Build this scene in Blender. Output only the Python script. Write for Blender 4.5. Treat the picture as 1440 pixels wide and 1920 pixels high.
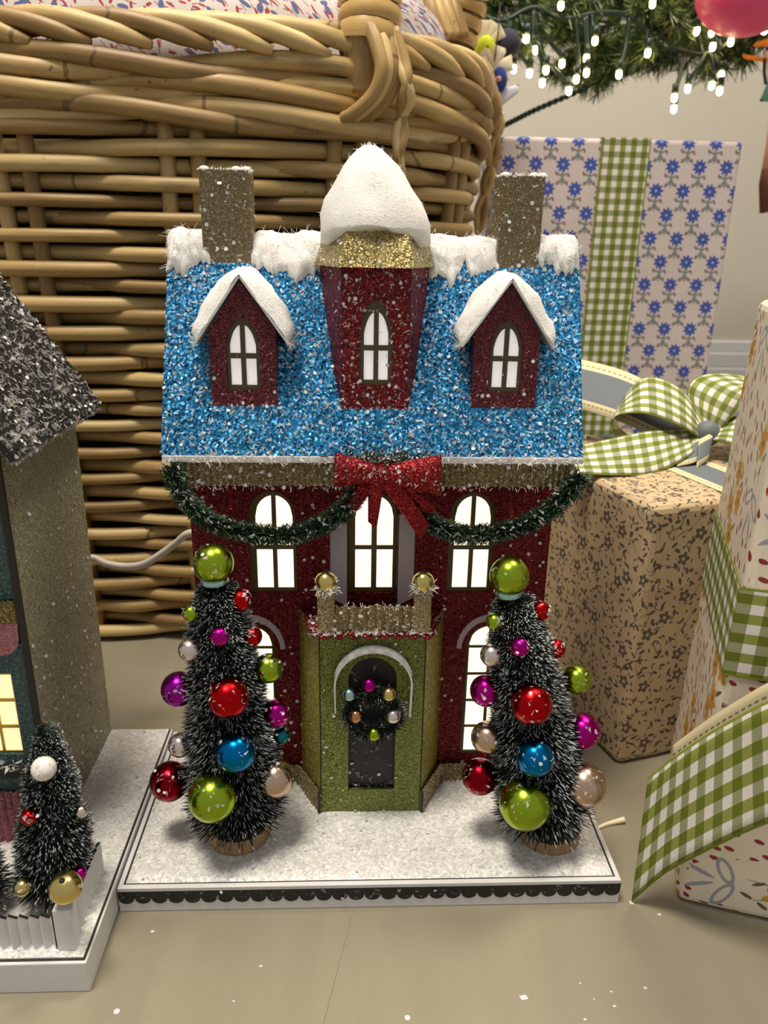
import bpy, math, random
import numpy as np
from mathutils import Vector, Matrix, noise
from mathutils.geometry import tessellate_polygon
random.seed(7); rng = np.random.default_rng(7)
PI = math.pi
S = 0.01                      # everything below is written in centimetres
sc = bpy.context.scene
COL = sc.collection
for o in list(bpy.data.objects): bpy.data.objects.remove(o)

# ------------------------------------------------------------------ camera
F_PX, PITCH, YAW, ROLL = 1445.0, 19.4, 2.5, 1.0
CAM = np.array([-1.2, -33.7, 35.6])
def _basis():
    p, a, r = (math.radians(v) for v in (PITCH, YAW, ROLL))
    f = np.array([math.sin(a)*math.cos(p), math.cos(a)*math.cos(p), -math.sin(p)])
    rt = np.array([math.cos(a), -math.sin(a), 0]); up = np.cross(rt, f)
    rt2 = rt*math.cos(r) + up*math.sin(r)
    return rt2, np.cross(rt2, f), f
RT, UP, FW = _basis()
def at(px, py, y):            # the point of the place that was measured in the photograph, at depth y
    d = FW + RT*((px-720)/F_PX) - UP*((py-960)/F_PX)
    return CAM + d*((y-CAM[1])/d[1])
cd = bpy.data.cameras.new('camera'); cam = bpy.data.objects.new('camera', cd); COL.objects.link(cam)
cd.sensor_fit = 'VERTICAL'; cd.sensor_height = 36.0; cd.lens = F_PX/1920*36.0
cam.matrix_world = Matrix(((RT[0], UP[0], -FW[0], CAM[0]*S), (RT[1], UP[1], -FW[1], CAM[1]*S),
                           (RT[2], UP[2], -FW[2], CAM[2]*S), (0, 0, 0, 1)))
cd.clip_start = 0.01
cd.dof.use_dof = True; cd.dof.focus_distance = 0.44; cd.dof.aperture_fstop = 11.0
sc.camera = cam
# ------------------------------------------------------------------ light
def srgb(r, g, b):
    f = lambda c: (c/255/12.92) if c <= 10 else ((c/255+0.055)/1.055)**2.4
    return (f(r), f(g), f(b), 1.0)
w = bpy.data.worlds.new('world'); sc.world = w; w.use_nodes = True
w.node_tree.nodes['Background'].inputs['Color'].default_value = (1.0, 0.98, 0.95, 1)
w.node_tree.nodes['Background'].inputs['Strength'].default_value = 0.40
def area(name, loc, target, size, power, col):
    l = bpy.data.lights.new(name, 'AREA'); l.shape = 'DISK'; l.size = size*S; l.energy = power; l.color = col
    o = bpy.data.objects.new(name, l); COL.objects.link(o); o.location = [v*S for v in loc]
    d = Vector(target) - Vector(loc); o.rotation_euler = d.to_track_quat('-Z', 'Y').to_euler()
    return o
area('overhead_light', (-42, -22, 246), (-8, 15, 10), 60, 54, (1.0, 0.90, 0.76))
area('overhead_light', (75, 60, 240), (30, 50, 20), 60, 30, (1.0, 0.88, 0.70))  # added fill that brightens the blue gift and back wall, not a real lamp
sc.view_settings.view_transform = 'Standard'; sc.view_settings.look = 'None'
sc.view_settings.exposure = 0.12; sc.view_settings.gamma = 1.0
sc.view_settings.use_curve_mapping = False

# ------------------------------------------------------------------ shader helpers
class X:
    """a float socket with arithmetic"""
    def __init__(s, nt, k): s.nt = nt; s.k = k
    def m(s, op, a=None, b=None, c=None):
        n = s.nt.nodes.new('ShaderNodeMath'); n.operation = op
        for i, v in enumerate((a, b, c)):
            if v is None: continue
            if isinstance(v, X): s.nt.links.new(v.k, n.inputs[i])
            else: n.inputs[i].default_value = v
        return X(s.nt, n.outputs[0])
    def __add__(s, o): return s.m('ADD', s, o)
    __radd__ = __add__
    def __sub__(s, o): return s.m('SUBTRACT', s, o)
    def __rsub__(s, o): return s.m('SUBTRACT', o, s)
    def __mul__(s, o): return s.m('MULTIPLY', s, o)
    __rmul__ = __mul__
    def __truediv__(s, o): return s.m('DIVIDE', s, o)
    def lt(s, o): return s.m('LESS_THAN', s, o)
    def gt(s, o): return s.m('GREATER_THAN', s, o)
    def max(s, o): return s.m('MAXIMUM', s, o)
    def min(s, o): return s.m('MINIMUM', s, o)
    def abs(s): return s.m('ABSOLUTE', s)
    def fract(s): return s.m('FRACT', s)
    def floor(s): return s.m('FLOOR', s)
    def sin(s): return s.m('SINE', s)
    def cos(s): return s.m('COSINE', s)
    def sqrt(s): return s.m('SQRT', s)
    def atan2(s, o): return s.m('ARCTAN2', s, o)
    def clamp(s): return s.m('MINIMUM', s.m('MAXIMUM', s, 0.0), 1.0)
MATS = {}
class MB:
    def __init__(s, name):
        s.mat = bpy.data.materials.new(name); s.mat.use_nodes = True; s.nt = s.mat.node_tree
        s.b = s.nt.nodes['Principled BSDF']; MATS[name] = s.mat
    def node(s, t, **kw):
        n = s.nt.nodes.new(t)
        for k, v in kw.items(): setattr(n, k, v)
        return n
    def link(s, a, b): s.nt.links.new(a.k if isinstance(a, X) else a, b)
    def set(s, **kw):
        for k, v in kw.items():
            i = s.b.inputs[k.replace('_', ' ')]
            if isinstance(v, X): s.link(v, i)
            elif hasattr(v, 'is_output'): s.link(v, i)
            else: i.default_value = v
        return s
    def coord(s, kind='Object', scale=100.0):
        t = s.node('ShaderNodeTexCoord'); m = s.node('ShaderNodeVectorMath', operation='SCALE')
        s.link(t.outputs[kind], m.inputs[0]); m.inputs['Scale'].default_value = scale
        return m.outputs[0]
    def xyz(s, v):
        n = s.node('ShaderNodeSeparateXYZ'); s.link(v, n.inputs[0]); return [X(s.nt, n.outputs[i]) for i in range(3)]
    def vec(s, x, y, z=0.0):
        n = s.node('ShaderNodeCombineXYZ')
        for i, v in enumerate((x, y, z)):
            if isinstance(v, X): s.link(v, n.inputs[i])
            else: n.inputs[i].default_value = v
        return n.outputs[0]
    def noise(s, v, scale, detail=2.0, rough=0.5):
        n = s.node('ShaderNodeTexNoise'); s.link(v, n.inputs['Vector'])
        n.inputs['Scale'].default_value = scale; n.inputs['Detail'].default_value = detail; n.inputs['Roughness'].default_value = rough
        return X(s.nt, n.outputs['Fac'])
    def voro(s, v, scale, dim='3D', rnd=1.0):
        n = s.node('ShaderNodeTexVoronoi', voronoi_dimensions=dim); s.link(v, n.inputs['Vector'])
        n.inputs['Scale'].default_value = scale; n.inputs['Randomness'].default_value = rnd
        return n
    def mix(s, f, a, b):
        n = s.node('ShaderNodeMix', data_type='RGBA')
        if isinstance(f, X): s.link(f, n.inputs[0])
        else: n.inputs[0].default_value = f
        for i, v in ((6, a), (7, b)):
            if hasattr(v, 'is_output'): s.link(v, n.inputs[i])
            else: n.inputs[i].default_value = v
        return n.outputs[2]
    def ramp(s, f, stops, interp='LINEAR'):
        n = s.node('ShaderNodeValToRGB'); s.link(f, n.inputs[0]); r = n.color_ramp; r.interpolation = interp
        while len(r.elements) < len(stops): r.elements.new(0.5)
        for e, (p, c) in zip(r.elements, stops): e.position = p; e.color = c
        return n.outputs[0]
    def bump(s, h, strength=0.3, dist=0.001):
        n = s.node('ShaderNodeBump'); s.link(h, n.inputs['Height'])
        n.inputs['Strength'].default_value = strength; n.inputs['Distance'].default_value = dist
        s.link(n.outputs[0], s.b.inputs['Normal'])
    def objrand(s):
        n = s.node('ShaderNodeObjectInfo'); return X(s.nt, n.outputs['Random'])

def plain(name, col, rough=0.6, metallic=0.0, nz=0.0, nscale=3.0, **kw):
    m = MB(name); m.set(Roughness=rough, Metallic=metallic, **kw)
    if nz:
        v = m.coord(); n = m.noise(v, nscale, 4)
        a = tuple(c*(1-nz) for c in col[:3])+(1,); b = tuple(min(1, c*(1+nz)) for c in col[:3])+(1,)
        m.set(Base_Color=m.mix(n, a, b))
    else: m.set(Base_Color=col)
    return m
def glitter(name, dark, mid, bright, grain=0.09, metallic=0.55, rough=0.38, k=1.3):
    m = MB(name); v = m.coord(); vo = m.voro(v, 1.0/grain)
    r, g, b = m.xyz(vo.outputs['Color'])
    m.set(Base_Color=m.ramp(r, [(0.0, dark), (0.5, mid), (0.86, mid), (0.97, bright)]), Metallic=metallic, Roughness=rough)
    geo = m.node('ShaderNodeNewGeometry')
    o = m.vec((r-0.5)*k, (g-0.5)*k, (b-0.5)*k)
    ad = m.node('ShaderNodeVectorMath', operation='ADD'); m.link(geo.outputs['Normal'], ad.inputs[0]); m.link(o, ad.inputs[1])
    nn = m.node('ShaderNodeVectorMath', operation='NORMALIZE'); m.link(ad.outputs[0], nn.inputs[0])
    m.link(nn.outputs[0], m.b.inputs['Normal'])
    return m
glitter('blue_glitter', srgb(0, 56, 104), srgb(14, 120, 178), srgb(120, 215, 245), grain=0.11, metallic=0.4)
glitter('red_glitter', srgb(52, 6, 10), srgb(112, 16, 24), srgb(190, 60, 60), grain=0.07)
glitter('bow_red', srgb(84, 4, 10), srgb(142, 10, 20), srgb(230, 80, 80), grain=0.07)
glitter('plum_glitter', srgb(62, 18, 28), srgb(98, 38, 48), srgb(165, 95, 100), grain=0.05)
glitter('gold_glitter', srgb(96, 82, 38), srgb(158, 142, 88), srgb(245, 232, 170), grain=0.06)
glitter('green_glitter', srgb(72, 84, 30), srgb(122, 132, 62), srgb(190, 196, 120), grain=0.05)
glitter('olive_gold', srgb(104, 98, 28), srgb(168, 162, 66), srgb(250, 246, 160), grain=0.05, metallic=0.6)
glitter('chimney_gold', srgb(96, 82, 54), srgb(112, 98, 68), srgb(150, 138, 110), grain=0.08, metallic=0.3, k=0.4)
glitter('kraft_glitter', srgb(112, 98, 64), srgb(156, 140, 102), srgb(235, 220, 180), grain=0.06, metallic=0.3)
glitter('olive_wall', srgb(122, 119, 95), srgb(152, 148, 120), srgb(200, 196, 175), grain=0.06, metallic=0.1)
glitter('teal_card', srgb(38, 62, 62), srgb(58, 88, 86), srgb(130, 150, 145), grain=0.06, metallic=0.2)
glitter('pink_card', srgb(128, 70, 80), srgb(168, 105, 112), srgb(215, 170, 170), grain=0.06, metallic=0.2)
plain('gap_shade', srgb(34, 26, 18), 0.9); plain('white_card', srgb(214, 212, 212), 0.55, nz=0.06, nscale=1.2)  # the near-black one is painted shade for the gaps in the basket weave
plain('lilac_card', srgb(186, 175, 182), 0.6)
plain('black_card', srgb(14, 16, 19), 0.5)
plain('dark_edge', srgb(40, 34, 30), 0.7)
plain('frame_bronze', srgb(92, 74, 34), 0.5, nz=0.15, nscale=2)
plain('frame_dark', srgb(70, 60, 34), 0.5, nz=0.15, nscale=2)
plain('fibre', srgb(238, 236, 232), 0.6)
m = plain('snow', srgb(240, 238, 234), 0.55); v = m.coord(); m.bump(m.noise(v, 9, 5, 0.65), 0.5, 0.0015)
m.set(Subsurface_Weight=0.25, Subsurface_Scale=0.004)
m = MB('ground_snow'); v = m.coord(); vo = m.voro(v, 7); r, g, b = m.xyz(vo.outputs['Color'])
m.set(Base_Color=m.ramp(r*0.5+m.noise(v, 1.3, 4)*0.5, [(0.15, srgb(190, 189, 187)), (0.5, srgb(216, 214, 211)), (0.8, srgb(240, 238, 236))]), Roughness=m.ramp(g, [(0, (0.15,)*3+(1,)), (1, (0.7,)*3+(1,))]))
m.bump(r+m.noise(v, 3, 3), 0.6, 0.0012)
m = MB('mica'); r = m.objrand(); v = m.coord(); vo = m.voro(v, 2.2); a, b, c = m.xyz(vo.outputs['Color'])
m.set(Base_Color=m.ramp(a, [(0, srgb(196, 194, 196)), (1, srgb(250, 250, 252))]), Roughness=0.35, Alpha=0.5)
m = plain('mica_faint', srgb(120, 122, 126), 0.3, Alpha=0.55)
m = plain('mica_dull', srgb(150, 146, 142), 0.4, Alpha=0.6)
m = plain('sequin', srgb(226, 226, 228), 0.25, Alpha=0.85)
m = MB('lit_pane'); m.set(Base_Color=srgb(255, 246, 225), Roughness=0.7, Emission_Color=srgb(255, 244, 214), Emission_Strength=1.2)
v = m.coord(); m.set(Emission_Strength=m.noise(v, 2.5, 4, 0.7)*0.7+0.82)
m = MB('dull_pane'); m.set(Base_Color=srgb(228, 224, 222), Roughness=0.7, Emission_Color=srgb(240, 236, 235), Emission_Strength=0.42)
m = MB('amber_pane'); m.set(Base_Color=srgb(255, 240, 205), Emission_Color=srgb(255, 226, 165), Emission_Strength=0.85)
def chrome(name, col, rough=0.08, coat=0.0):
    m = MB(name); v = m.coord(); n = m.noise(v, 1.2, 3)
    m.set(Base_Color=col, Metallic=1.0, Roughness=n*0.22+rough+0.04)
chrome('ball_green', srgb(150, 176, 44)); chrome('ball_red', srgb(176, 14, 20)); chrome('ball_magenta', srgb(170, 18, 130))
chrome('ball_blue', srgb(8, 112, 176)); chrome('ball_silver', srgb(218, 208, 204)); chrome('ball_champagne', srgb(196, 170, 150))
chrome('ball_gold', srgb(208, 190, 118)); chrome('ball_crimson', srgb(132, 10, 26)); chrome('ball_purple', srgb(150, 24, 150)); chrome('ball_teal', srgb(20, 110, 120))
chrome('ball_aqua', srgb(160, 196, 200)); chrome('ball_copper', srgb(190, 140, 96))
plain('pearl', srgb(225, 220, 216), 0.22)
plain('bristle_dark', srgb(16, 26, 20), 0.6); plain('bristle_frost', srgb(196, 200, 202), 0.6); plain('bristle_grey', srgb(96, 106, 104), 0.6)
plain('tinsel_green', srgb(44, 92, 34), 0.35, metallic=0.2); plain('tinsel_dark', srgb(26, 44, 26), 0.5)
m = plain('trunk_wood', srgb(150, 118, 82), 0.75); v = m.coord(); x, y, z = m.xyz(v)
n = m.noise(m.vec(x*3, y*3, z*0.5), 2.0, 4); m.set(Base_Color=m.mix(n, srgb(112, 82, 54), srgb(178, 146, 108)))
plain('trunk_top', srgb(88, 80, 58), 0.8, nz=0.15)
# floor paint, wall paint
m = MB('floor_paint'); v = m.coord(); x, y, z = m.xyz(v); n = m.noise(m.vec(x*0.5, y*0.08, z), 1.0, 5); n2 = m.noise(v, 0.06, 3); n3 = m.noise(v, 3.0, 4)
m.set(Base_Color=m.mix(n*0.4+n2*0.45+n3*0.15, srgb(124, 117, 99), srgb(149, 142, 121)), Roughness=n*0.25+0.33)
m.bump(n*0.6+n3*0.4, 0.15, 0.001)
plain('wall_paint', srgb(196, 190, 178), 0.8, nz=0.03, nscale=0.05); plain('baseboard_paint', srgb(214, 214, 214), 0.45)
# willow
m = MB('willow'); v = m.coord('UV', 1.0); u, l, _ = m.xyz(v); rn = m.objrand()
st = m.noise(m.vec(u*6+rn*50, l*0.12, rn*40), 1.0, 5, 0.6)
bl = m.noise(m.vec(u*1.5, l*0.16+rn*90, rn*17), 1.0, 3)
nd = ((l/43.0+rn*7+bl*0.1).fract()-0.5).abs().lt(0.0035)
nd2 = ((l/57.0+rn*3+0.3).fract()-0.5).abs().lt(0.0025)
col = m.ramp(st*0.5+rn*0.42+bl*0.2-0.06, [(0.2, srgb(112, 84, 46)), (0.42, srgb(166, 134, 80)), (0.6, srgb(194, 164, 106)), (0.8, srgb(218, 192, 138))])
col = m.mix(((bl*0.6+st*0.4-0.56)*9.0).clamp()*0.6, col, srgb(84, 66, 42))
sp = m.noise(m.vec(u*8, l*1.6, rn*30), 1.0, 3)
col = m.mix(sp.gt(0.72)*0.6, col, srgb(60, 42, 24))
col = m.mix((nd+nd2).clamp()*0.6, col, srgb(66, 48, 26))
m.set(Base_Color=col, Roughness=0.48); m.bump(st*0.6+nd*1.0, 0.35, 0.0012)
m = MB('willow_wrap'); v = m.coord('UV', 1.0); u, l, _ = m.xyz(v); n = m.noise(m.vec(u*1.5, l*6, 0), 1.0, 4)
m.set(Base_Color=m.mix(n, srgb(176, 136, 72), srgb(214, 178, 112)), Roughness=0.45)

# printed papers and ribbons (UV in cm)
m = MB('gingham'); v = m.coord('UV', 1.0); u, l, _ = m.xyz(v); n = m.noise(m.vec(u*30, l*2, 0), 1.0, 2)
s1 = (u/1.1+0.23).fract().lt(0.5); s2 = (l/1.25).fract().lt(0.5); k = s1+s2
c1 = m.mix(s1, srgb(150, 152, 116), srgb(140, 148, 70))
col = m.mix(k.gt(0.5), srgb(226, 220, 216), c1); col = m.mix(k.gt(1.5), col, srgb(98, 110, 18))
edge = (u.lt(0.12)+u.gt(4.88)).clamp(); col = m.mix(edge, col, srgb(120, 132, 40))
m.set(Base_Color=col, Roughness=0.75); m.bump(n, 0.2, 0.0004)
m = MB('grey_ribbon'); v = m.coord('UV', 1.0); u, l, _ = m.xyz(v)
e = (u.lt(0.95)+u.gt(4.05)).clamp(); d = ((u-0.55).abs().lt(0.06)+(u-4.45).abs().lt(0.06)).clamp()*(l/0.42).fract().lt(0.62)
col = m.mix(e, srgb(98, 106, 112), srgb(214, 200, 160)); col = m.mix(d, col, srgb(120, 112, 84))
m.set(Base_Color=col, Roughness=0.7)
def ell(x, y, cx, cy, a, b, ang=0.0):
    dx, dy = x-cx, y-cy; c, s = math.cos(ang), math.sin(ang)
    p, q = (dx*c+dy*s)/a, (dy*c-dx*s)/b
    return (p*p+q*q).lt(1.0)
def union(*a):
    r = a[0]
    for k in a[1:]: r = r.max(k)
    return r
m = MB('blue_flower_paper'); v = m.coord('UV', 1.0); u, l, _ = m.xyz(v)
fl = gl = ml = ce = None
for ox, oy in ((0, 0), (1.4, 2.3)):
    x = (((u+ox)/2.8).fract()-0.5)*2.8; y = (((l+oy)/4.6).fract()-0.5)*4.6-0.75
    r = (x*x+y*y).sqrt(); a = y.atan2(x)
    F = r.lt((a*9.0).cos()*0.13+0.64); Cc = r.lt(0.12)
    G = union(ell(x, y, 0, -1.25, 0.12, 0.75), ell(x, y, 0.2, -1.55, 0.12, 0.42, 0.5), ell(x, y, -0.2, -1.55, 0.12, 0.42, -0.5), ell(x, y, 0.3, -0.95, 0.3, 0.1, 0.5), ell(x, y, -0.3, -0.95, 0.3, 0.1, -0.5))
    Q = union(ell(x, y, 0.62, -0.98, 0.12, 0.24, 0.35), ell(x, y, -0.62, -0.85, 0.13, 0.25, 0.5), ell(x, y, 0.52, -1.75, 0.11, 0.24, 0.3), ell(x, y, -0.52, -1.75, 0.11, 0.24, -0.3))
    fl = F if fl is None else fl.max(F); gl = G if gl is None else gl.max(G); ml = Q if ml is None else ml.max(Q); ce = Cc if ce is None else ce.max(Cc)
col = m.mix(gl, srgb(205, 192, 188), srgb(122, 126, 126)); col = m.mix(ml, col, srgb(128, 108, 104)); col = m.mix(fl, col, srgb(62, 80, 158)); col = m.mix(ce, col, srgb(170, 180, 215))
m.set(Base_Color=col, Roughness=0.7)
def leafset(m, v, scale, a, b, rot=True, thin=1.0, seed=0.0):
    vo = m.voro(v, scale, '2D', 0.9); x, y, _ = m.xyz(v); px, py, _ = m.xyz(vo.outputs['Position']); r, g, bb = m.xyz(vo.outputs['Color'])
    dx, dy = x-px, y-py
    if rot:
        an = (r+seed)*6.283; c, s = an.cos(), an.sin(); p, q = (dx*c+dy*s)/a, (dy*c-dx*s)/b
    else: p, q = (dx+dy*0.25)/a, dy/b
    return (p*p+q*q).lt(thin), dx, dy, g, r
m = MB('vine_paper'); v = m.coord('UV', 1.0); u, l, _ = m.xyz(v)
w1 = m.noise(v, 0.5, 1); vv = m.vec(u+w1*0.6, l+w1*0.5)
L1, *_ = leafset(m, vv, 1.0, 0.26, 0.11); L2, *_ = leafset(m, vv, 1.45, 0.17, 0.07, seed=0.3)
_, dx, dy, g, r = leafset(m, v, 0.36, 1, 1); rr = (dx*dx+dy*dy).sqrt(); an = dy.atan2(dx)
F = rr.lt((an*5.0).cos()*0.09+0.42)*rr.gt(0.13)*(1.0-(((an*5.0).cos().abs().lt(0.12))*rr.lt(0.33)))
cl = rr.gt(0.56)
n4 = m.noise(v, 0.33, 1); V1 = ((u*0.23+n4*2.6).fract()-0.5).abs().lt(0.009); n5 = m.noise(m.vec(u+31.0, l), 0.3, 1); V2 = ((l*0.21+u*0.1+n5*2.4).fract()-0.5).abs().lt(0.008)
ink = union(L1*cl, L2*cl, F, (V1.max(V2))*cl)
m.set(Base_Color=m.mix(ink*0.88, srgb(192, 168, 132), srgb(52, 47, 52)), Roughness=0.62)
m = MB('dot_paper'); v = m.coord('UV', 1.0); u, l, _ = m.xyz(v)
D, dx, dy, g, r = leafset(m, v, 1.0, 0.14, 0.27, rot=False)
fl = gr = bw = ce = None; clear = None
for ox, oy in ((0, 0), (5.2, 7.5)):
    x = (((u+ox)/10.4).fract()-0.5)*10.4; y = (((l+oy)/15.0).fract()-0.5)*15.0
    Fs = []; Cs = []
    for fx, fy in ((0.1, 4.4), (1.3, 3.1), (-0.6, 2.2), (0.7, 0.9), (-0.3, -0.3)):
        qx, qy = x-fx, y-fy; q = (qx*qx+qy*qy).sqrt(); a = qy.atan2(qx)
        Fs.append(q.lt((a*7.0).cos()*0.16+0.78)); Cs.append(q.lt(0.16))
    Gs = [ell(x, y, gx, gy, 0.11, 0.36, ga) for gx, gy, ga in ((1.2, 4.6, -0.6), (1.5, 4.1, -0.9), (-0.9, 3.4, 0.6), (-1.2, 2.9, 0.8), (1.6, 1.7, -0.7), (-1.2, 0.9, 0.7), (-1.4, 0.3, 0.9), (0.9, -0.7, -0.6), (-1.0, -1.1, 0.6), (0.4, -1.5, -0.4), (-0.5, -2.0, 0.4))]
    Gs += [ell(x, y, 0.2, 1.0, 0.045, 3.2, 0.12), ell(x, y, -0.3, 1.0, 0.04, 3.0, -0.15)]
    Bs = []
    for bx, by, ba, bb_, an in ((-0.8, -3.2, 0.95, 0.4, 0.5), (0.8, -3.3, 0.95, 0.4, -0.5), (-0.45, -4.6, 0.9, 0.14, 1.2), (0.5, -4.6, 0.9, 0.14, -1.2)):
        e1 = ell(x, y, bx, by, ba, bb_, an)
        if bb_ > 0.2: e1 = e1*(1.0-ell(x, y, bx, by, ba*0.72, bb_*0.55, an))
        Bs.append(e1)
    clx = ell(x, y, 0.1, 0.0, 1.9, 5.4)
    F, C2, G, B = union(*Fs), union(*Cs), union(*Gs), union(*Bs)
    fl = F if fl is None else fl.max(F); ce = C2 if ce is None else ce.max(C2); gr = G if gr is None else gr.max(G); bw = B if bw is None else bw.max(B); clear = clx if clear is None else clear.max(clx)
col = m.mix(D*(1.0-clear), srgb(222, 210, 190), srgb(138, 40, 42)); col = m.mix(gr, col, srgb(92, 88, 62)); col = m.mix(bw, col, srgb(150, 150, 158))
col = m.mix(fl, col, srgb(196, 142, 58)); col = m.mix(ce, col, srgb(110, 66, 30))
m.set(Base_Color=col, Roughness=0.6)
m = MB('print_cloth'); v = m.coord('UV', 1.25); u, l, _ = m.xyz(v)
A, *_ = leafset(m, v, 0.9, 0.34, 0.13); B, dx, dy, g, r = leafset(m, m.vec(u+7.3, l+3.1), 0.62, 0.5, 0.24, seed=0.4); C3, *_ = leafset(m, m.vec(u+2.3, l+13.1), 1.1, 0.3, 0.06, seed=0.7)
col = m.mix(C3, srgb(214, 206, 204), srgb(150, 110, 110)); col = m.mix(A, col, srgb(168, 62, 58)); col = m.mix(B, col, srgb(92, 100, 150))
m.set(Base_Color=col, Roughness=0.85)
plain('needle_dark', srgb(52, 80, 46), 0.5); plain('needle_light', srgb(136, 150, 84), 0.5); plain('grey_satin', srgb(98, 106, 112), 0.6); plain('branch_bark', srgb(92, 74, 54), 0.8)
plain('wire_green', srgb(22, 44, 34), 0.45); plain('white_cable', srgb(196, 186, 176), 0.4)
m = MB('bulb'); m.set(Base_Color=srgb(255, 240, 200), Emission_Color=srgb(255, 228, 160), Emission_Strength=22.0)
plain('pink_gloss', srgb(232, 78, 128), 0.35); plain('felt_yellow', srgb(186, 196, 40), 0.9); plain('felt_cream', srgb(232, 220, 186), 0.9)
plain('felt_navy', srgb(44, 46, 66), 0.9); plain('felt_blue', srgb(48, 66, 140), 0.9); plain('felt_orange', srgb(226, 130, 36), 0.85)
plain('felt_teal', srgb(96, 146, 140), 0.9); plain('felt_brown', srgb(112, 70, 52), 0.9); plain('felt_pink', srgb(224, 160, 140), 0.8); plain('black_cord', srgb(24, 24, 24), 0.6)
plain('white_felt', srgb(220, 222, 232), 0.8)
# ------------------------------------------------------------------ object helpers
ORG = {}                      # world origin (cm) of every object
class G:
    """collects geometry (world cm)"""
    def __init__(s): s.v = []; s.f = []; s.mi = []; s.uv = []
    def add(s, vs, fs, mi=0, uv=None):
        n = len(s.v); s.v += [tuple(p) for p in vs]
        for k, f in enumerate(fs):
            s.f.append(tuple(i+n for i in f)); s.mi.append(mi if isinstance(mi, int) else mi[k])
            s.uv.append([uv[i] for i in f] if uv else None)
        return s
    def box(s, x0, x1, y0, y1, z0, z1, mi=0):
        vs = [(x, y, z) for z in (z0, z1) for y in (y0, y1) for x in (x0, x1)]
        return s.add(vs, [(0, 2, 3, 1), (4, 5, 7, 6), (0, 1, 5, 4), (2, 6, 7, 3), (0, 4, 6, 2), (1, 3, 7, 5)], mi)
    def prism(s, pts, d, mi=0):
        """closed polygon pts (3d) swept by vector d"""
        n = len(pts); d = np.array(d, float); top = [np.array(p, float)+d for p in pts]
        tri = tessellate_polygon([[Vector(p) for p in pts]])
        fs = [tuple(t) for t in tri] + [tuple(i+n for i in reversed(t)) for t in tri]
        fs += [(i, (i+1) % n, (i+1) % n+n, i+n) for i in range(n)]
        return s.add(list(pts)+top, fs, mi)
    def plate(s, outer, holes, y0, y1, mi=0):
        """plate in the x-z plane between y0 and y1, with holes"""
        loops = [outer]+list(holes); flat = [p for l in loops for p in l]; n = len(flat)
        tri = tessellate_polygon([[Vector((p[0], 0, p[1])) for p in l] for l in loops])
        vs = [(p[0], y0, p[1]) for p in flat]+[(p[0], y1, p[1]) for p in flat]
        fs = [tuple(t) for t in tri]+[tuple(i+n for i in reversed(t)) for t in tri]; o = 0
        for l in loops:
            k = len(l); fs += [(o+i, o+(i+1) % k, o+(i+1) % k+n, o+i+n) for i in range(k)]; o += k
        return s.add(vs, fs, mi)
    def tube(s, pts, rad, sides=8, closed=False, mi=0, caps=True, l0=0.0):
        P = [np.array(p, float) for p in pts]; n = len(P)
        if not hasattr(rad, '__len__'): rad = [rad]*n
        T = []
        for i in range(n):
            a = P[(i+1) % n] if (closed or i < n-1) else P[i]; b = P[i-1] if (closed or i > 0) else P[i]
            t = a-b; T.append(t/(np.linalg.norm(t)+1e-9))
        ref = np.array([0, 0, 1.0]) if abs(T[0][2]) < 0.9 else np.array([1.0, 0, 0])
        N = ref-T[0]*(ref@T[0]); N /= np.linalg.norm(N); vs = []; uv = []; L = l0
        for i in range(n):
            N = N-T[i]*(N@T[i]); N /= np.linalg.norm(N)+1e-9; B = np.cross(T[i], N)
            if i: L += np.linalg.norm(P[i]-P[i-1])
            for k in range(sides):
                a = 2*PI*k/sides; vs.append(P[i]+(N*math.cos(a)+B*math.sin(a))*rad[i]); uv.append((k/sides, L))
        fs = []; m = n if closed else n-1
        for i in range(m):
            j = (i+1) % n
            for k in range(sides): q = (k+1) % sides; fs.append((i*sides+k, i*sides+q, j*sides+q, j*sides+k))
        if caps and not closed:
            fs += [tuple(range(sides-1, -1, -1)), tuple((n-1)*sides+k for k in range(sides))]
        return s.add(vs, fs, mi, uv)
    def lathe(s, c, prof, seg=20, mi=0, jitter=0.0):
        """prof: list of (r, z) above c"""
        vs = []; fs = []; n = len(prof)
        for r, z in prof:
            for k in range(seg):
                a = 2*PI*k/seg; p = np.array([c[0]+r*math.cos(a), c[1]+r*math.sin(a), c[2]+z])
                if jitter: p += np.array(noise.noise_vector(Vector(p*0.9)))*jitter*min(1, r)
                vs.append(p)
        for i in range(n-1):
            for k in range(seg): q = (k+1) % seg; fs.append((i*seg+k, i*seg+q, (i+1)*seg+q, (i+1)*seg+k))
        fs += [tuple(range(seg-1, -1, -1)), tuple((n-1)*seg+k for k in range(seg))]
        return s.add(vs, fs, mi)
    def ball(s, c, r, seg=20, rings=12, mi=0, sq=(1, 1, 1)):
        vs = []; fs = []; c = np.array(c, float)
        for i in range(rings+1):
            t = PI*i/rings
            for k in range(seg):
                a = 2*PI*k/seg; vs.append(c+r*np.array([math.sin(t)*math.cos(a)*sq[0], math.sin(t)*math.sin(a)*sq[1], math.cos(t)*sq[2]]))
        for i in range(rings):
            for k in range(seg): q = (k+1) % seg; fs.append((i*seg+k, (i+1)*seg+k, (i+1)*seg+q, i*seg+q))
        return s.add(vs, fs, mi)
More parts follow.
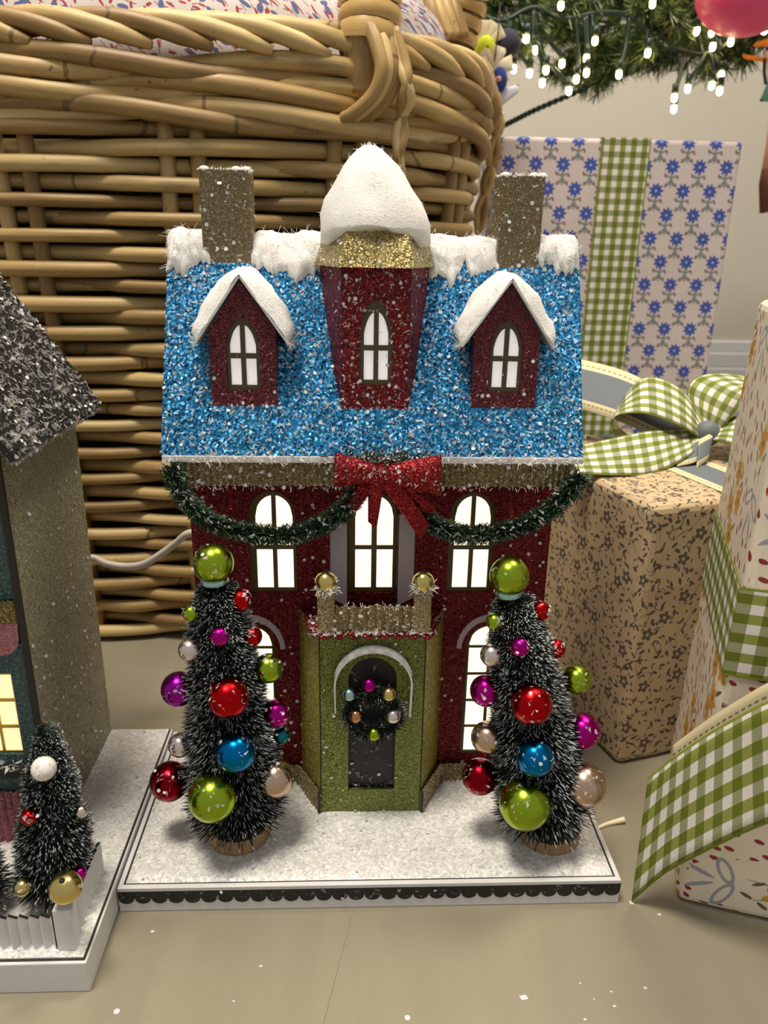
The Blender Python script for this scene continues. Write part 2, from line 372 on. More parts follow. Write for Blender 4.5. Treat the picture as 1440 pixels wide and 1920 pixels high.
    def puff(s, p00, p10, p11, p01, thick, nu=14, nv=10, nrm=None, amp=0.12, fr=0.9, power=0.35, back=0.0, mi=0, ragged=0.0):
        c = [np.array(p, float) for p in (p00, p10, p11, p01)]
        n = np.cross(c[1]-c[0], c[3]-c[0]) if nrm is None else np.array(nrm, float); n = n/np.linalg.norm(n); vs = []
        for sgn in (1, -1):
            for j in range(nv+1):
                for i in range(nu+1):
                    u, v = i/nu, j/nv
                    q = (c[0]*(1-u)+c[1]*u)*(1-v)+(c[3]*(1-u)+c[2]*u)*v
                    e = (math.sin(PI*u)*math.sin(PI*v))
                    pr = max(0.0, e)**power
                    if ragged and v in (0.0, 1.0) or (ragged and u in (0.0, 1.0)):
                        q = q+np.array(noise.noise_vector(Vector(q*1.7)))*ragged
                    nz = noise.noise(Vector(q*fr))*amp+noise.noise(Vector(q*fr*3))*amp*0.4
                    vs.append(q+n*(pr*(thick+nz) if sgn > 0 else -pr*back))
        m = (nu+1)*(nv+1); fs = []
        for o in (0, m):
            for j in range(nv):
                for i in range(nu):
                    a = o+j*(nu+1)+i; fs.append((a, a+1, a+nu+2, a+nu+1))
        return s.add(vs, fs, mi)
    def spikes(s, base, dirs, lens, wid, mid=0.7, mi0=0, mi1=1):
        """thin three-sided bristles: dark shaft, tip of material mi1 (arrays)"""
        base = np.asarray(base, float); dirs = np.asarray(dirs, float); n = len(base)
        lens = np.broadcast_to(np.asarray(lens, float), (n,)); wid = np.broadcast_to(np.asarray(wid, float), (n,))
        mi1 = np.broadcast_to(np.asarray(mi1), (n,))
        dirs = dirs/(np.linalg.norm(dirs, axis=1)[:, None]+1e-9)
        ref = np.where(np.abs(dirs[:, 2:3]) < 0.9, np.array([[0, 0, 1.0]]), np.array([[1.0, 0, 0]]))
        A = np.cross(dirs, ref); A /= np.linalg.norm(A, axis=1)[:, None]; B = np.cross(dirs, A)
        rings = []
        for f, wf in ((0.0, 1.0), (mid, 0.85), (1.0, 0.35)):
            for k in range(3):
                a = 2*PI*k/3
                rings.append(base+dirs*(lens*f)[:, None]+(A*math.cos(a)+B*math.sin(a))*(wid*wf*0.5)[:, None])
        V = np.stack(rings, 1).reshape(-1, 3); o = len(s.v); s.v += [tuple(p) for p in V]
        for i in range(n):
            b = o+i*9
            for r in (0, 3):
                for k in range(3):
                    q = (k+1) % 3; s.f.append((b+r+k, b+r+q, b+r+3+q, b+r+3+k)); s.mi.append(mi0 if r == 0 else int(mi1[i])); s.uv.append(None)
        return s
    def flakes(s, P, Nn, size, tilt=0.35, hexa=0.12, mi=0, mih=1, lift=0.02):
        """thin mica flakes lying on a surface"""
        for p, n in zip(P, Nn):
            p = np.array(p, float); n = np.array(n, float)+rng.normal(size=3)*tilt; n /= np.linalg.norm(n)
            a = np.cross(n, rng.normal(size=3)); a /= np.linalg.norm(a)+1e-9; b = np.cross(n, a)
            if rng.random() < hexa:
                r = 0.11*rng.uniform(0.8, 1.15); q = [p+n*(lift+0.03)+(a*math.cos(k*PI/3)+b*math.sin(k*PI/3))*r for k in range(6)]
                s.add(q, [tuple(range(6))], mih)
            else:
                r = rng.uniform(*size); k = 3 if rng.random() < 0.4 else 4
                an = np.sort(rng.uniform(0, 2*PI, k)); q = [p+n*lift+(a*math.cos(t)+b*math.sin(t)*0.65)*r*rng.uniform(0.6, 1.1) for t in an]
                s.add(q, [tuple(range(k))], mi)
        return s

def link(name, data, parent, origin):
    o = bpy.data.objects.new(name, data); COL.objects.link(o)
    origin = np.array(origin, float); ORG[o.name] = origin
    if parent is not None: o.parent = parent; o.location = [float(v)*S for v in origin-ORG[parent.name]]
    else: o.location = [float(v)*S for v in origin]
    return o
def tag(o, label=None, cat=None, group=None, kind=None):
    if label: o['label'] = label
    if cat: o['category'] = cat
    if group: o['group'] = group
    if kind: o['kind'] = kind
    return o
def thing(name, loc, label, cat, group=None):
    return tag(link(name, None, None, loc), label, cat, group)
def mk(name, g, mats, parent=None, origin=None, smooth=False, bevel=0.0, solid=0.0, sub=0):
    if origin is None: origin = ORG[parent.name] if parent is not None else (0, 0, 0)
    me = bpy.data.meshes.new(name); og = np.array(origin, float)
    V = (np.array(g.v, float)-og)*S
    me.from_pydata([tuple(p) for p in V], [], g.f)
    if isinstance(mats, str): mats = [mats]
    for k in mats: me.materials.append(MATS[k])
    if len(mats) > 1: me.polygons.foreach_set('material_index', g.mi)
    if any(u is not None for u in g.uv):
        ul = me.uv_layers.new(name='UVMap'); flat = []
        for f, u in zip(g.f, g.uv):
            for k in range(len(f)): flat += (u[k] if u else (0.0, 0.0))
        ul.data.foreach_set('uv', flat)
    if smooth: me.polygons.foreach_set('use_smooth', [True]*len(me.polygons))
    me.update()
    o = link(name, me, parent, origin)
    if bevel: b = o.modifiers.new('bevel', 'BEVEL'); b.width = bevel*S; b.segments = 2; b.limit_method = 'ANGLE'
    if sub: b = o.modifiers.new('sub', 'SUBSURF'); b.levels = sub; b.render_levels = sub
    if solid: b = o.modifiers.new('solid', 'SOLIDIFY'); b.thickness = solid*S; b.offset = 0
    return o
def catmull(pts, n=8):
    P = [np.array(p, float) for p in pts]; P = [2*P[0]-P[1]]+P+[2*P[-1]-P[-2]]; out = []
    for i in range(1, len(P)-2):
        for k in range(n):
            t = k/n; a, b, c, d = P[i-1:i+3]
            out.append(0.5*((2*b)+(c-a)*t+(2*a-5*b+4*c-d)*t*t+(3*b-a-3*c+d)*t**3))
    out.append(P[-2]); return out
def arch(cx, hw, z0, zs, zt, n=14, point=False):
    """outline: straight sides from z0 to zs, then an arch to zt (counter-clockwise)"""
    p = [(cx-hw, z0), (cx+hw, z0)]
    if point:
        for k in range(n+1):
            t = k/n; p.append((cx+hw*(1-t**1.6), zs+(zt-zs)*math.sin(t*PI/2)**0.9))
        q = [(2*cx-x, z) for x, z in p[2:-1]]; p += q[::-1]
    else: p += [(cx+hw*math.cos(PI*k/n), zs+(zt-zs)*math.sin(PI*k/n)) for k in range(n+1)]
    return p
def clip_arch(cx, hw, zs, zt, x0, x1, z0, z1, n=8, point=False):
    """the part of an arch interior between x0 and x1, z0 and z1"""
    def top(x):
        u = min(1, abs(x-cx)/hw)
        h = math.sqrt(max(0, 1-u*u)) if not point else math.sin((max(0, 1-u)**(1/1.6))*PI/2)**0.9
        return min(z1, zs+(zt-zs)*h)
    return [(x0, z0), (x1, z0)]+[(x1+(x0-x1)*k/n, top(x1+(x0-x1)*k/n)) for k in range(n+1)]
def strip(g, C, Wv, u0=0.0, u1=5.0, nu=4, l0=0.0, mi=0, crown=0.0):
    """ribbon: centre line C, half width vectors Wv"""
    vs = []; uv = []; L = l0
    for i, (c, w_) in enumerate(zip(C, Wv)):
        c = np.array(c, float); w_ = np.array(w_, float)
        if i: L += np.linalg.norm(c-np.array(C[i-1]))
        for k in range(nu+1):
            t = k/nu*2-1; vs.append(c+w_*t); uv.append((u0+(u1-u0)*k/nu, L))
    n = len(C); fs = [(i*(nu+1)+k, i*(nu+1)+k+1, (i+1)*(nu+1)+k+1, (i+1)*(nu+1)+k) for i in range(n-1) for k in range(nu)]
    return g.add(vs, fs, mi, uv)
def corrugated(g, p0, p1, z0, z1, pitch=0.33, amp=0.12, nrm=(0, -1, 0), jag=0.12, mi=0, thick=0.06, mt=None):
    p0, p1 = np.array(p0, float), np.array(p1, float); L = np.linalg.norm(p1-p0); n = max(2, int(L/pitch*2)); nrm = np.array(nrm, float)
    vs = []; fs = []
    for i in range(n+1):
        q = p0+(p1-p0)*i/n+nrm*amp*(1 if i % 2 else -1); j = jag*(1 if i % 2 else -1)+rng.normal()*0.02
        for d in (0, thick):
            vs.append((q[0]-nrm[0]*d, q[1]-nrm[1]*d, z0)); vs.append((q[0]-nrm[0]*d, q[1]-nrm[1]*d, z1+j))
    for i in range(n):
        a, b = i*4, i*4+4; fs += [(a, b, b+1, a+1), (a+2, a+3, b+3, b+2), (a+1, b+1, b+3, a+3), (a, a+2, b+2, b)]
    return g.add(vs, fs, mi if mt is None else [mt if k % 4 == 2 else mi for k in range(len(fs))])
def on_quad(n, a, b, c, d, pw=1.0):
    """n random points on the quad a b c d (v runs a->d)"""
    a, b, c, d = (np.array(p, float) for p in (a, b, c, d)); u = rng.random(n)[:, None]; v = (rng.random(n)**pw)[:, None]
    P = (a*(1-u)+b*u)*(1-v)+(d*(1-u)+c*u)*v; nn = np.cross(b-a, d-a); nn /= np.linalg.norm(nn)
    return P, np.repeat(nn[None], n, 0)
def fibres(g, P, Nn, ln=(0.2, 0.6), wd=0.02, mi=0, spread=0.8):
    D = np.asarray(Nn, float)+rng.normal(size=(len(P), 3))*spread
    g.spikes(P, D, rng.uniform(*ln, len(P)), wd, mi0=mi, mi1=mi)

# ------------------------------------------------------------------ the room
fl = tag(link('floor', None, None, (0, 40, 0)), kind='structure')
g = G(); g.box(-170, 170, -140, 122, -3, -0.4)
mk('subfloor', g, 'dark_edge', fl)
fu, fv = np.array([0.977, -0.213, 0]), np.array([0.213, 0.977, 0])      # the boards lie a little askew to the house
for r in range(-5, 5):
    v0 = -8.5+30.4*r; us = [-210, -1.0+(0 if r == 0 else 60*math.sin(r*2.3)), 120+30*math.cos(r*1.7), 215]
    for a_, b_ in zip(us[:-1], us[1:]):
        g = G(); p = [fu*a+fv*b for a, b in ((a_+0.012, v0+0.012), (b_-0.012, v0+0.012), (b_-0.012, v0+30.388), (a_+0.012, v0+30.388))]
        g.prism(p, (0, 0, -1.5)); mk('floor_board', g, 'floor_paint', fl, bevel=0.02)
g = G(); g.box(-170, 170, 122, 126, -3, 250)
tag(mk('wall_back', g, 'wall_paint', None, (0, 122, 0)), kind='structure')
g = G(); g.box(-170, 170, 120.4, 122, 0, 12.4).box(-170, 170, 120.7, 122, 12.4, 15.4).box(-170, 170, 121.2, 122, 15.4, 17.7)
tag(mk('baseboard_back', g, 'baseboard_paint', None, (0, 121, 0), bevel=0.3), kind='structure')

# ------------------------------------------------------------------ the red glitter house
H = thing('christmas_house', (0, 7.2, 0), 'red glitter card house with blue snowy roof and green doorway, lit windows', 'model house')
g = G(); g.box(-14.1, 14.1, 0, 14.4, 0, 1.5)
base = mk('base', g, 'white_card', H, bevel=0.05)
g = G(); g.box(-13.95, 13.95, 0.18, 14.3, 1.5, 1.56); mk('base_edge', g, 'dark_edge', base)
g = G(); g.box(-14.1, 14.1, 0, 0.3, 1.5, 1.64).box(-14.1, -13.85, 0.3, 14.4, 1.5, 1.64).box(13.85, 14.1, 0.3, 14.4, 1.5, 1.64)
mk('base_rim', g, 'white_card', base, bevel=0.03)
g = G(); n = 31; out = [(-14.1, 1.42)]; pw = 28.2/n
for i in range(n):
    for k in range(9):
        a = PI*k/8; out.append((-14.1+pw*(i+0.5)-pw*0.47*math.cos(a), 0.95-0.36*math.sin(a)))
out.append((14.1, 1.42)); g.plate(out[::-1], [], -0.05, 0.02)
st = mk('scalloped_trim', g, 'black_card', base)
g = G()
P, Nn = on_quad(95, (-14, -0.06, 0.75), (14, -0.06, 0.75), (14, -0.06, 1.4), (-14, -0.06, 1.4)); g.flakes(P, Nn, (0.1, 0.26), 0.2, 0.04)
tag(mk('trim_flakes', g, ['mica_faint', 'sequin'], base), kind='stuff')
# snow on the base
g = G(); nx, ny = 84, 42; vs = []; fs = []
for j in range(ny+1):
    for i in range(nx+1):
        x = -13.75+27.5*i/nx; y = 0.42+13.7*j/ny
        e = min(1, min(13.75-abs(x), y-0.42, 14.12-y)/0.5)
        z = 1.58+e*(0.2+0.06*noise.noise(Vector((x*0.8, y*0.8, 0)))+0.05*noise.noise(Vector((x*2.5, y*2.5, 4))))
        z += 0.35*e*math.exp(-((y-8.6)/1.0)**2)*(1 if abs(x) > 4.6 else 0.0)
        vs.append((x, y, z))
fs = [(j*(nx+1)+i, j*(nx+1)+i+1, (j+1)*(nx+1)+i+1, (j+1)*(nx+1)+i) for j in range(ny) for i in range(nx)]
g.add(vs, fs); b0 = len(g.v)
snow = mk('base_snow', g, 'ground_snow', H, smooth=True)
g = G(); P, Nn = on_quad(2600, (-13.6, 0.5, 1.8), (13.6, 0.5, 1.8), (13.6, 9, 1.86), (-13.6, 9, 1.86)); g.flakes(P, Nn, (0.06, 0.2), 0.5, 0.02, lift=0.03)
tag(mk('snow_flakes', g, ['mica', 'sequin'], H), kind='stuff')
# walls with window openings
WY = 8.6; ZB = 1.75
UPW = [(-5.87, 1.38), (0.0, 1.42), (5.87, 1.36)]
holes = [arch(cx, hw, 15.5, 20.5, 21.9) for cx, hw in UPW]
LOW = [(-7.45, 1.55), (7.45, 1.55)]
holes += [arch(cx, hw, 3.7, 11.8, 13.4) for cx, hw in LOW]
holes = [h[::-1] for h in holes]
g = G(); g.plate([(-10.55, ZB), (10.55, ZB), (10.55, 24.4), (-10.55, 24.4)], holes, WY, WY+0.25)
g.box(-10.55, -10.3, WY+0.25, 13.6, ZB, 24.4).box(10.3, 10.55, WY+0.25, 13.6, ZB, 24.4).box(-10.3, 10.3, 13.35, 13.6, ZB, 24.4)
wall = mk('wall', g, 'red_glitter', H)
def window(cx, hw, z0, zs, zt, panes, y, frame, pane, parent, hw_in, point=False, arch_in=None, name='window_frame'):
    g = G(); ol = arch(cx, hw+0.12, z0-0.12, zs, zt+0.12, point=point)
    if not point: ol = arch(cx, hw+0.12, z0-0.12, zs, zt+0.12)
    g.plate(ol, [p[::-1] for p in panes], y, y+0.12)
    f = mk(name, g, frame, parent)
    for p in panes:
        g = G(); c = np.mean(p, 0); q = [(c[0]+(x-c[0])*1.06, c[1]+(z-c[1])*1.03) for x, z in p]
        g.plate(q, [], y+0.1, y+0.16); mk('pane', g, pane, f if name == 'window_frame' else parent)
    return f
for cx, hw in UPW:
    hi = hw-0.3; px = 0.13 if abs(cx) > 1 else 0.16; sh = 0.1 if cx < 1 else 0.05
    c = cx+sh; zt = 21.62
    panes = [[(c-hi, 15.75), (c-px, 15.75), (c-px, 18.25), (c-hi, 18.25)], [(c+px, 15.75), (c+hi, 15.75), (c+hi, 18.25), (c+px, 18.25)],
             clip_arch(c, hi, 20.3, zt, c-hi, c-px, 18.5, 30), clip_arch(c, hi, 20.3, zt, c+px, c+hi, 18.5, 30)]
    window(cx, hw, 15.5, 20.5, 21.9, panes, WY+0.22, 'frame_bronze', 'lit_pane', H, hi)
for cx, hw in LOW:
    hi = hw-0.25; panes = []
    for s0 in (-1, 1):
        x0, x1 = sorted((cx+s0*0.1, cx+s0*hi))
        for k in range(4): panes.append([(x0, 3.95+k*1.95), (x1, 3.95+k*1.95), (x1, 5.75+k*1.95), (x0, 5.75+k*1.95)])
        panes.append(clip_arch(cx, hi, 11.9, 13.12, x0, x1, 11.75, 30))
    window(cx, hw, 3.7, 11.8, 13.4, panes, WY+0.22, 'frame_bronze', 'lit_pane', H, hi)
    g = G(); pts = [(cx+1.85*math.cos(PI*k/16), WY-0.12, 11.7+2.0*math.sin(PI*k/16)) for k in range(17)]
    for k in range(16):
        a, b = pts[k], pts[k+1]; up = 0.42
        dz = lambda p: (p[0]+(p[0]-cx)*0.16, p[1], p[2]+0.34*max(0.2, (p[2]-11.5)/2))
        A, B = dz(a), dz(b); g.prism([a, b, B, A], (0, 0.14, 0))
    mk('arch_moulding', g, 'lilac_card', H)
g = G()
P, Nn = on_quad(900, (-10.5, WY-0.02, 2), (10.5, WY-0.02, 2), (10.5, WY-0.02, 24), (-10.5, WY-0.02, 24))
keep = [not any(abs(p[0]-cx) < hw+0.1 and 15.3 < p[2] < 22 for cx, hw in UPW) and not any(abs(p[0]-cx) < 1.6 and 3.5 < p[2] < 13.4 for cx, hw in LOW) for p in P]
g.flakes(P[keep], Nn[keep], (0.05, 0.14), 0.3, 0.3); 
tag(mk('wall_flakes', g, ['mica', 'sequin'], H), kind='stuff')
# shutters beside the middle window, standing open
for s0 in (-1, 1):
    g = G(); x0, x1 = s0*1.5, s0*2.45
    g.prism([(x0, WY-0.75, 15.0), (x1, WY-0.12, 15.2), (x1, WY-0.12, 20.4), (x0, WY-0.75, 20.8)], (s0*0.06, 0.1, 0)); sh = mk('shutter', g, 'lilac_card', H)
    g = G(); g.prism([(x0-s0*0.07, WY-0.78, 15.0), (x0, WY-0.75, 15.0), (x0, WY-0.75, 20.8), (x0-s0*0.07, WY-0.78, 20.8)], (0, 0.12, 0)); mk('shutter_edge', g, 'black_card', sh)
# eaves
g = G(); g.box(-11.35, 11.35, 6.35, 14, 24.25, 24.62); eave = mk('eave_board', g, 'white_card', H, bevel=0.05)
g = G(); P, Nn = on_quad(750, (-11.3, 6.3, 24.25), (11.3, 6.3, 24.25), (11.3, 6.3, 24.7), (-11.3, 6.3, 24.7)); g.flakes(P, Nn, (0.08, 0.22), 0.6, 0.05)
fibres(g, P[:350], Nn[:350]+np.array([0, 0, 0.3]), (0.15, 0.45), 0.035, mi=2); tag(mk('eave_snow', g, ['mica', 'sequin', 'fibre'], H), kind='stuff')
g = G(); corrugated(g, (-10.95, 6.7, 0), (10.95, 6.7, 0), 22.85, 24.26, 0.34, 0.1, jag=0.0)
corrugated(g, (-10.95, 6.7, 0), (-10.95, 13.6, 0), 22.85, 24.26, 0.34, 0.1, (-1, 0, 0), jag=0.0); corrugated(g, (10.95, 6.7, 0), (10.95, 13.6, 0), 22.85, 24.26, 0.34, 0.1, (1, 0, 0), jag=0.0)
g.box(-10.9, 10.9, 6.85, 8.7, 22.95, 23.1)
corn = mk('corrugated_cornice', g, 'kraft_glitter', H)
g = G(); P, Nn = on_quad(330, (-10.9, 6.55, 22.8), (10.9, 6.55, 22.8), (10.9, 6.55, 24.2), (-10.9, 6.55, 24.2)); g.flakes(P, Nn, (0.07, 0.2), 0.5, 0.15)
P2, N2 = on_quad(150, (-10.9, 6.6, 22.75), (10.9, 6.6, 22.75), (10.9, 6.6, 22.95), (-10.9, 6.6, 22.95)); fibres(g, P2, N2+np.array([0, 0, -0.8]), (0.12, 0.35), 0.03, mi=2)
tag(mk('cornice_flakes', g, ['mica', 'sequin', 'fibre'], H), kind='stuff')
# roof
def ry(z): return 6.4+(z-24.6)*(5.1/11.0)        # roof slope: y at height z
RN = np.array([0, -11.0, 5.1]); RN /= np.linalg.norm(RN)
g = G(); g.prism([(-11.4, 6.4, 24.6), (-11.3, 11.5, 35.6), (-11.3, 13.8, 35.6), (-11.4, 16.0, 24.6)], (22.75, 0, 0))
roof = mk('roof', g, 'blue_glitter', H)
g = G(); P, Nn = on_quad(6500, (-11.35, 6.38, 24.65), (11.3, 6.38, 24.65), (11.2, 11.45, 35.5), (-11.25, 11.45, 35.5)); g.flakes(P, Nn, (0.08, 0.23), 0.5, 0.035)
tag(mk('roof_flakes', g, ['mica', 'sequin'], H), kind='stuff')
def ridge_snow(x0, x1, drop, top, seed):
    """cotton snow lying over the ridge and hanging down the front slope"""
    g = G(); nx, nv = 34, 16; vs = []
    for i in range(nx+1):
        u = i/nx; x = x0+(x1-x0)*u; e = min(1.0, min(u, 1-u)/0.12)**0.5
        L = drop(u)*(0.85+0.5*noise.noise(Vector((x*1.1, seed, 0)))+0.25*noise.noise(Vector((x*3.7, seed, 9)))); T = top*(0.8+0.5*noise.noise(Vector((x*0.7, seed, 5))))*e
        for j in range(nv+1):
            t = j/nv
            if t < 0.3: q = np.array([x, 13.9-2.4*t/0.3, 35.6]); nn = np.array([0, 0.0, 1.0])
            else:
                k = (t-0.3)/0.7*L; q = np.array([x, ry(35.6-k), 35.6-k]); w_ = min(1, (t-0.3)*4); nn = np.array([0, 0, 1])*(1-w_)+RN*w_; nn /= np.linalg.norm(nn)
            h = T*(math.sin(PI*min(1, 0.05+t*0.95))**0.45)
            vs.append(q+nn*(h+0.12*noise.noise(Vector(q*1.3)))+np.array(noise.noise_vector(Vector(q*2.3)))*0.1)
    g.add(vs, [(i*(nv+1)+j, i*(nv+1)+j+1, (i+1)*(nv+1)+j+1, (i+1)*(nv+1)+j) for i in range(nx) for j in range(nv)])
    n = 260; idx = rng.integers(0, len(vs), n); P = np.array(vs)[idx]
    fibres(g, P, np.repeat((RN*0.6+np.array([0, 0, -0.5]))[None], n, 0), (0.2, 0.6), 0.022, spread=0.6)
    return mk('ridge_snow', g, 'snow', H, smooth=True)
ridge_snow(-11.35, -9.0, lambda u: 2.3-0.8*u, 0.55, 1)
ridge_snow(-6.8, -2.3, lambda u: 1.6+0.9*math.sin(PI*u)**2, 0.5, 2)
ridge_snow(2.3, 6.9, lambda u: 1.5+0.7*math.sin(PI*u), 0.42, 3)
ridge_snow(8.9, 11.4, lambda u: 1.3+0.9*u*(1.4-u), 0.62, 4)
# chimneys
for x0, x1 in ((-9.35, -6.75), (6.75, 9.1)):
    g = G(); y0, y1, z0, z1 = 10.9, 13.2, 34.2, 39.0
    t = 0.14
    g.box(x0, x1, y0, y0+t, z0, z1).box(x0, x1, y1-t, y1, z0, z1).box(x0, x0+t, y0+t, y1-t, z0, z1).box(x1-t, x1, y0+t, y1-t, z0, z1).box(x0+t, x1-t, y0+t, y1-t, z0, z1-0.6)
    ch = mk('chimney', g, 'chimney_gold', H, bevel=0.02)
    g = G(); P, Nn = on_quad(420, (x0, y0-0.01, z0), (x1, y0-0.01, z0), (x1, y0-0.01, z1), (x0, y0-0.01, z1)); g.flakes(P[:60], Nn[:60], (0.08, 0.24), 0.3, 0.15); g.flakes(P[60:], Nn[60:], (0.02, 0.055), 0.4, 0, mi=1, lift=0.03)
    for xx, sx in ((x0, -1), (x1, 1)):
        P, Nn = on_quad(110, (xx, y0, z0), (xx, y1, z0), (xx, y1, z1), (xx, y0, z1)); Nn = np.repeat(np.array([[sx, 0, 0.0]]), 110, 0); g.flakes(P, Nn, (0.05, 0.18), 0.4, 0.03)
    tag(mk('chimney_flakes', g, ['mica', 'sequin'], ch), kind='stuff')
    g = G(); P, Nn = on_quad(150, (x0, y0, z1), (x1, y0, z1), (x1, y1, z1), (x0, y1, z1)); fibres(g, P, Nn, (0.1, 0.3), 0.05, spread=0.9)
    for k in range(3): g.ball((x0+(x1-x0)*(0.1, 0.75, 0.95)[k], y0+0.2, z1+0.0), 0.24, 8, 6, sq=(1.2, 1, 0.8))
    mk('chimney_snow', g, 'snow', ch)
# dormers
for x0 in (-6.97, 6.98):
    y = 7.55; hw = 1.74; g = G()
    out = [(x0-hw, 27.0), (x0+hw, 27.0), (x0+hw, 31.1), (x0, 33.55), (x0-hw, 31.1)]
    wn = arch(x0, 0.88, 27.95, 30.0, 31.7, point=True); g.plate(out, [wn[::-1]], y, y+0.14)
    for s0 in (-1, 1):
        xx = x0+s0*(hw-0.1); g.prism([(xx, y+0.14, 27.0), (xx, y+0.14, 31.0), (xx, ry(31.0)+0.2, 31.0), (xx, ry(27.2)+0.1, 27.1)], (s0*0.1, 0, 0))
    dm = mk('dormer', g, 'plum_glitter', H)
    hi = 0.72; panes = []
    for s0 in (-1, 1):
        a, b = sorted((x0+s0*0.13, x0+s0*0.68)); panes.append([(a, 28.2), (b, 28.2), (b, 29.6), (a, 29.6)]); panes.append(clip_arch(x0, 0.74, 29.7, 31.35, a, b, 29.88, 40, point=True))
    window(x0, 0.88, 27.95, 30.0, 31.7, panes, y+0.1, 'frame_dark', 'dull_pane', dm, hi, point=True, name='dormer_window_frame')
    for s0 in (-1, 1):
        ex, ez = x0+s0*2.4, 30.35; rx, rz = x0, 33.72; g = G()
        pl = [(rx, y-0.3, rz), (ex, y-0.3, ez), (ex, ry(ez)+0.05, ez), (rx, ry(rz)+0.05, rz)]
        g.prism(pl, (s0*0.07, 0, 0.1)); mk('dormer_roof_panel', g, 'white_card', dm)
        nn = np.array([s0*(rz-ez), 0, abs(ex-rx)]); nn /= np.linalg.norm(nn); o = nn*0.11; g = G()
        sl = np.array([s0*2.4, 0, -3.37])*0.06
        q = [np.array(p)+o for p in pl]; q[1] = q[1]-sl*0.2; q[2] = q[2]-sl*0.2; up = np.array([-s0*0.1, 0, 0.1])
        g.puff(q[0]+up, q[1], q[2]+np.array([0, 0.5, 0]), q[3]+np.array([0, 0.5, 0])+up*4, 0.8, nrm=nn, amp=0.2, power=0.3, ragged=0.1)
        P, Nn = on_quad(160, *q); fibres(g, P+nn*0.25, np.repeat(nn[None], 160, 0), (0.15, 0.45), 0.02, spread=0.8)
        P = np.array([q[1]*(1-t)+q[2]*t for t in rng.random(60)]); fibres(g, P, np.repeat(np.array([[s0*0.6, -0.3, -0.6]]), 60, 0), (0.15, 0.5), 0.02, spread=0.5)
        mk('dormer_snow', g, 'snow', dm, smooth=True)
    g = G(); P, Nn = on_quad(46, (x0-hw, y-0.01, 27), (x0+hw, y-0.01, 27), (x0+hw, y-0.01, 31), (x0-hw, y-0.01, 31)); g.flakes(P, Nn, (0.04, 0.16), 0.3, 0.08)
    tag(mk('dormer_flakes', g, ['mica', 'sequin'], dm), kind='stuff')
# central bay on the roof
y = 7.5; hw = 1.78; zt = 34.35; g = G()
wn = arch(0.02, 0.88, 28.3, 30.6, 32.7, point=True); g.plate([(-hw, 27.0), (hw, 27.0), (hw, zt), (-hw, zt)], [wn[::-1]], y, y+0.14)
for s0 in (-1, 1):
    g.prism([(s0*hw, y, 27.0), (s0*hw, y, zt), (s0*3.12, ry(zt)+0.1, zt), (s0*2.62, ry(31)+0.1, 31.0), (s0*2.2, ry(28.5)+0.1, 28.5)], (-s0*0.05, 0.1, 0))
tw = mk('roof_bay', g, 'red_glitter', H)
panes = []
for s0 in (-1, 1):
    a, b = sorted((0.03+s0*0.13, 0.03+s0*0.64)); panes.append([(a, 28.55), (b, 28.55), (b, 30.1), (a, 30.1)]); panes.append(clip_arch(0.03, 0.7, 30.3, 32.1, a, b, 30.38, 40, point=True))
window(0.02, 0.88, 28.3, 30.6, 32.7, panes, y+0.1, 'frame_dark', 'dull_pane', tw, 0.7, point=True, name='bay_window_frame')
g = G(); P, Nn = on_quad(460, (-hw, y-0.01, 27), (hw, y-0.01, 27), (hw, y-0.01, zt), (-hw, y-0.01, zt))
keep = [not (abs(p[0]) < 0.75 and 28.4 < p[2] < 32) or rng.random() < 0.12 for p in P]; g.flakes(P[keep], Nn[keep], (0.06, 0.2), 0.4, 0.04)
for s0 in (-1, 1):
    P, Nn = on_quad(220, (s0*hw, y, 27), (s0*2.0, 8.2, 27.3), (s0*3.12, ry(zt), zt), (s0*hw, y, zt)); Nn = np.repeat(np.array([[s0*0.9, -0.4, 0.0]]), 220, 0); g.flakes(P, Nn, (0.06, 0.2), 0.4, 0.02)
for s0 in (-1, 1): g.box(s0*hw-0.02, s0*hw+0.02, y-0.015, y+0.1, 27, zt, 2)
tag(mk('bay_flakes', g, ['mica', 'sequin', 'dark_edge'], tw), kind='stuff')
g = G(); lo = [(-3.5, 11.1), (-1.95, 7.1), (1.95, 7.1), (3.5, 11.1), (2.2, 13.5), (-2.2, 13.5)]; hi_ = [(-2.45, 11), (-1.4, 8.4), (1.4, 8.4), (2.45, 11), (1.6, 12.8), (-1.6, 12.8)]
vs = [(x, yy, 34.3) for x, yy in lo]+[(x, yy, 36.7) for x, yy in hi_]
g.add(vs, [(i, (i+1) % 6, (i+1) % 6+6, i+6) for i in range(6)]+[tuple(range(5, -1, -1)), tuple(range(6, 12))])
cap = mk('bay_roof', g, 'gold_glitter', H)
g = G()
for (a, b) in ((1, 2), (0, 1), (2, 3)):
    P, Nn = on_quad(120, vs[a], vs[b], vs[b+6], vs[a+6]); g.flakes(P, Nn, (0.05, 0.17), 0.4, 0.05)
tag(mk('bay_roof_flakes', g, ['mica', 'sequin'], cap), kind='stuff')
g = G(); seg = 40; vs = []; prof = [(2.6, 35.75), (2.95, 35.9), (2.95, 36.3), (2.8, 36.9), (2.45, 37.6), (2.1, 38.2), (1.75, 38.8), (1.4, 39.3), (1.05, 39.7), (0.7, 40.0), (0.35, 40.2), (0.05, 40.25)]
for r, z in prof:
    for k in range(seg):
        a = 2*PI*k/seg; cx = 0.0-0.35*(z-36)/4
        p = np.array([cx+r*math.cos(a), 10.25+r*0.92*math.sin(a), z])
        if z < 36: p[2] += 0.35-0.75*math.cos(a)**2+0.2*noise.noise(Vector((a*2, 0, 3)))
        p += np.array(noise.noise_vector(Vector(p*0.8)))*0.2*min(1, r); vs.append(p)
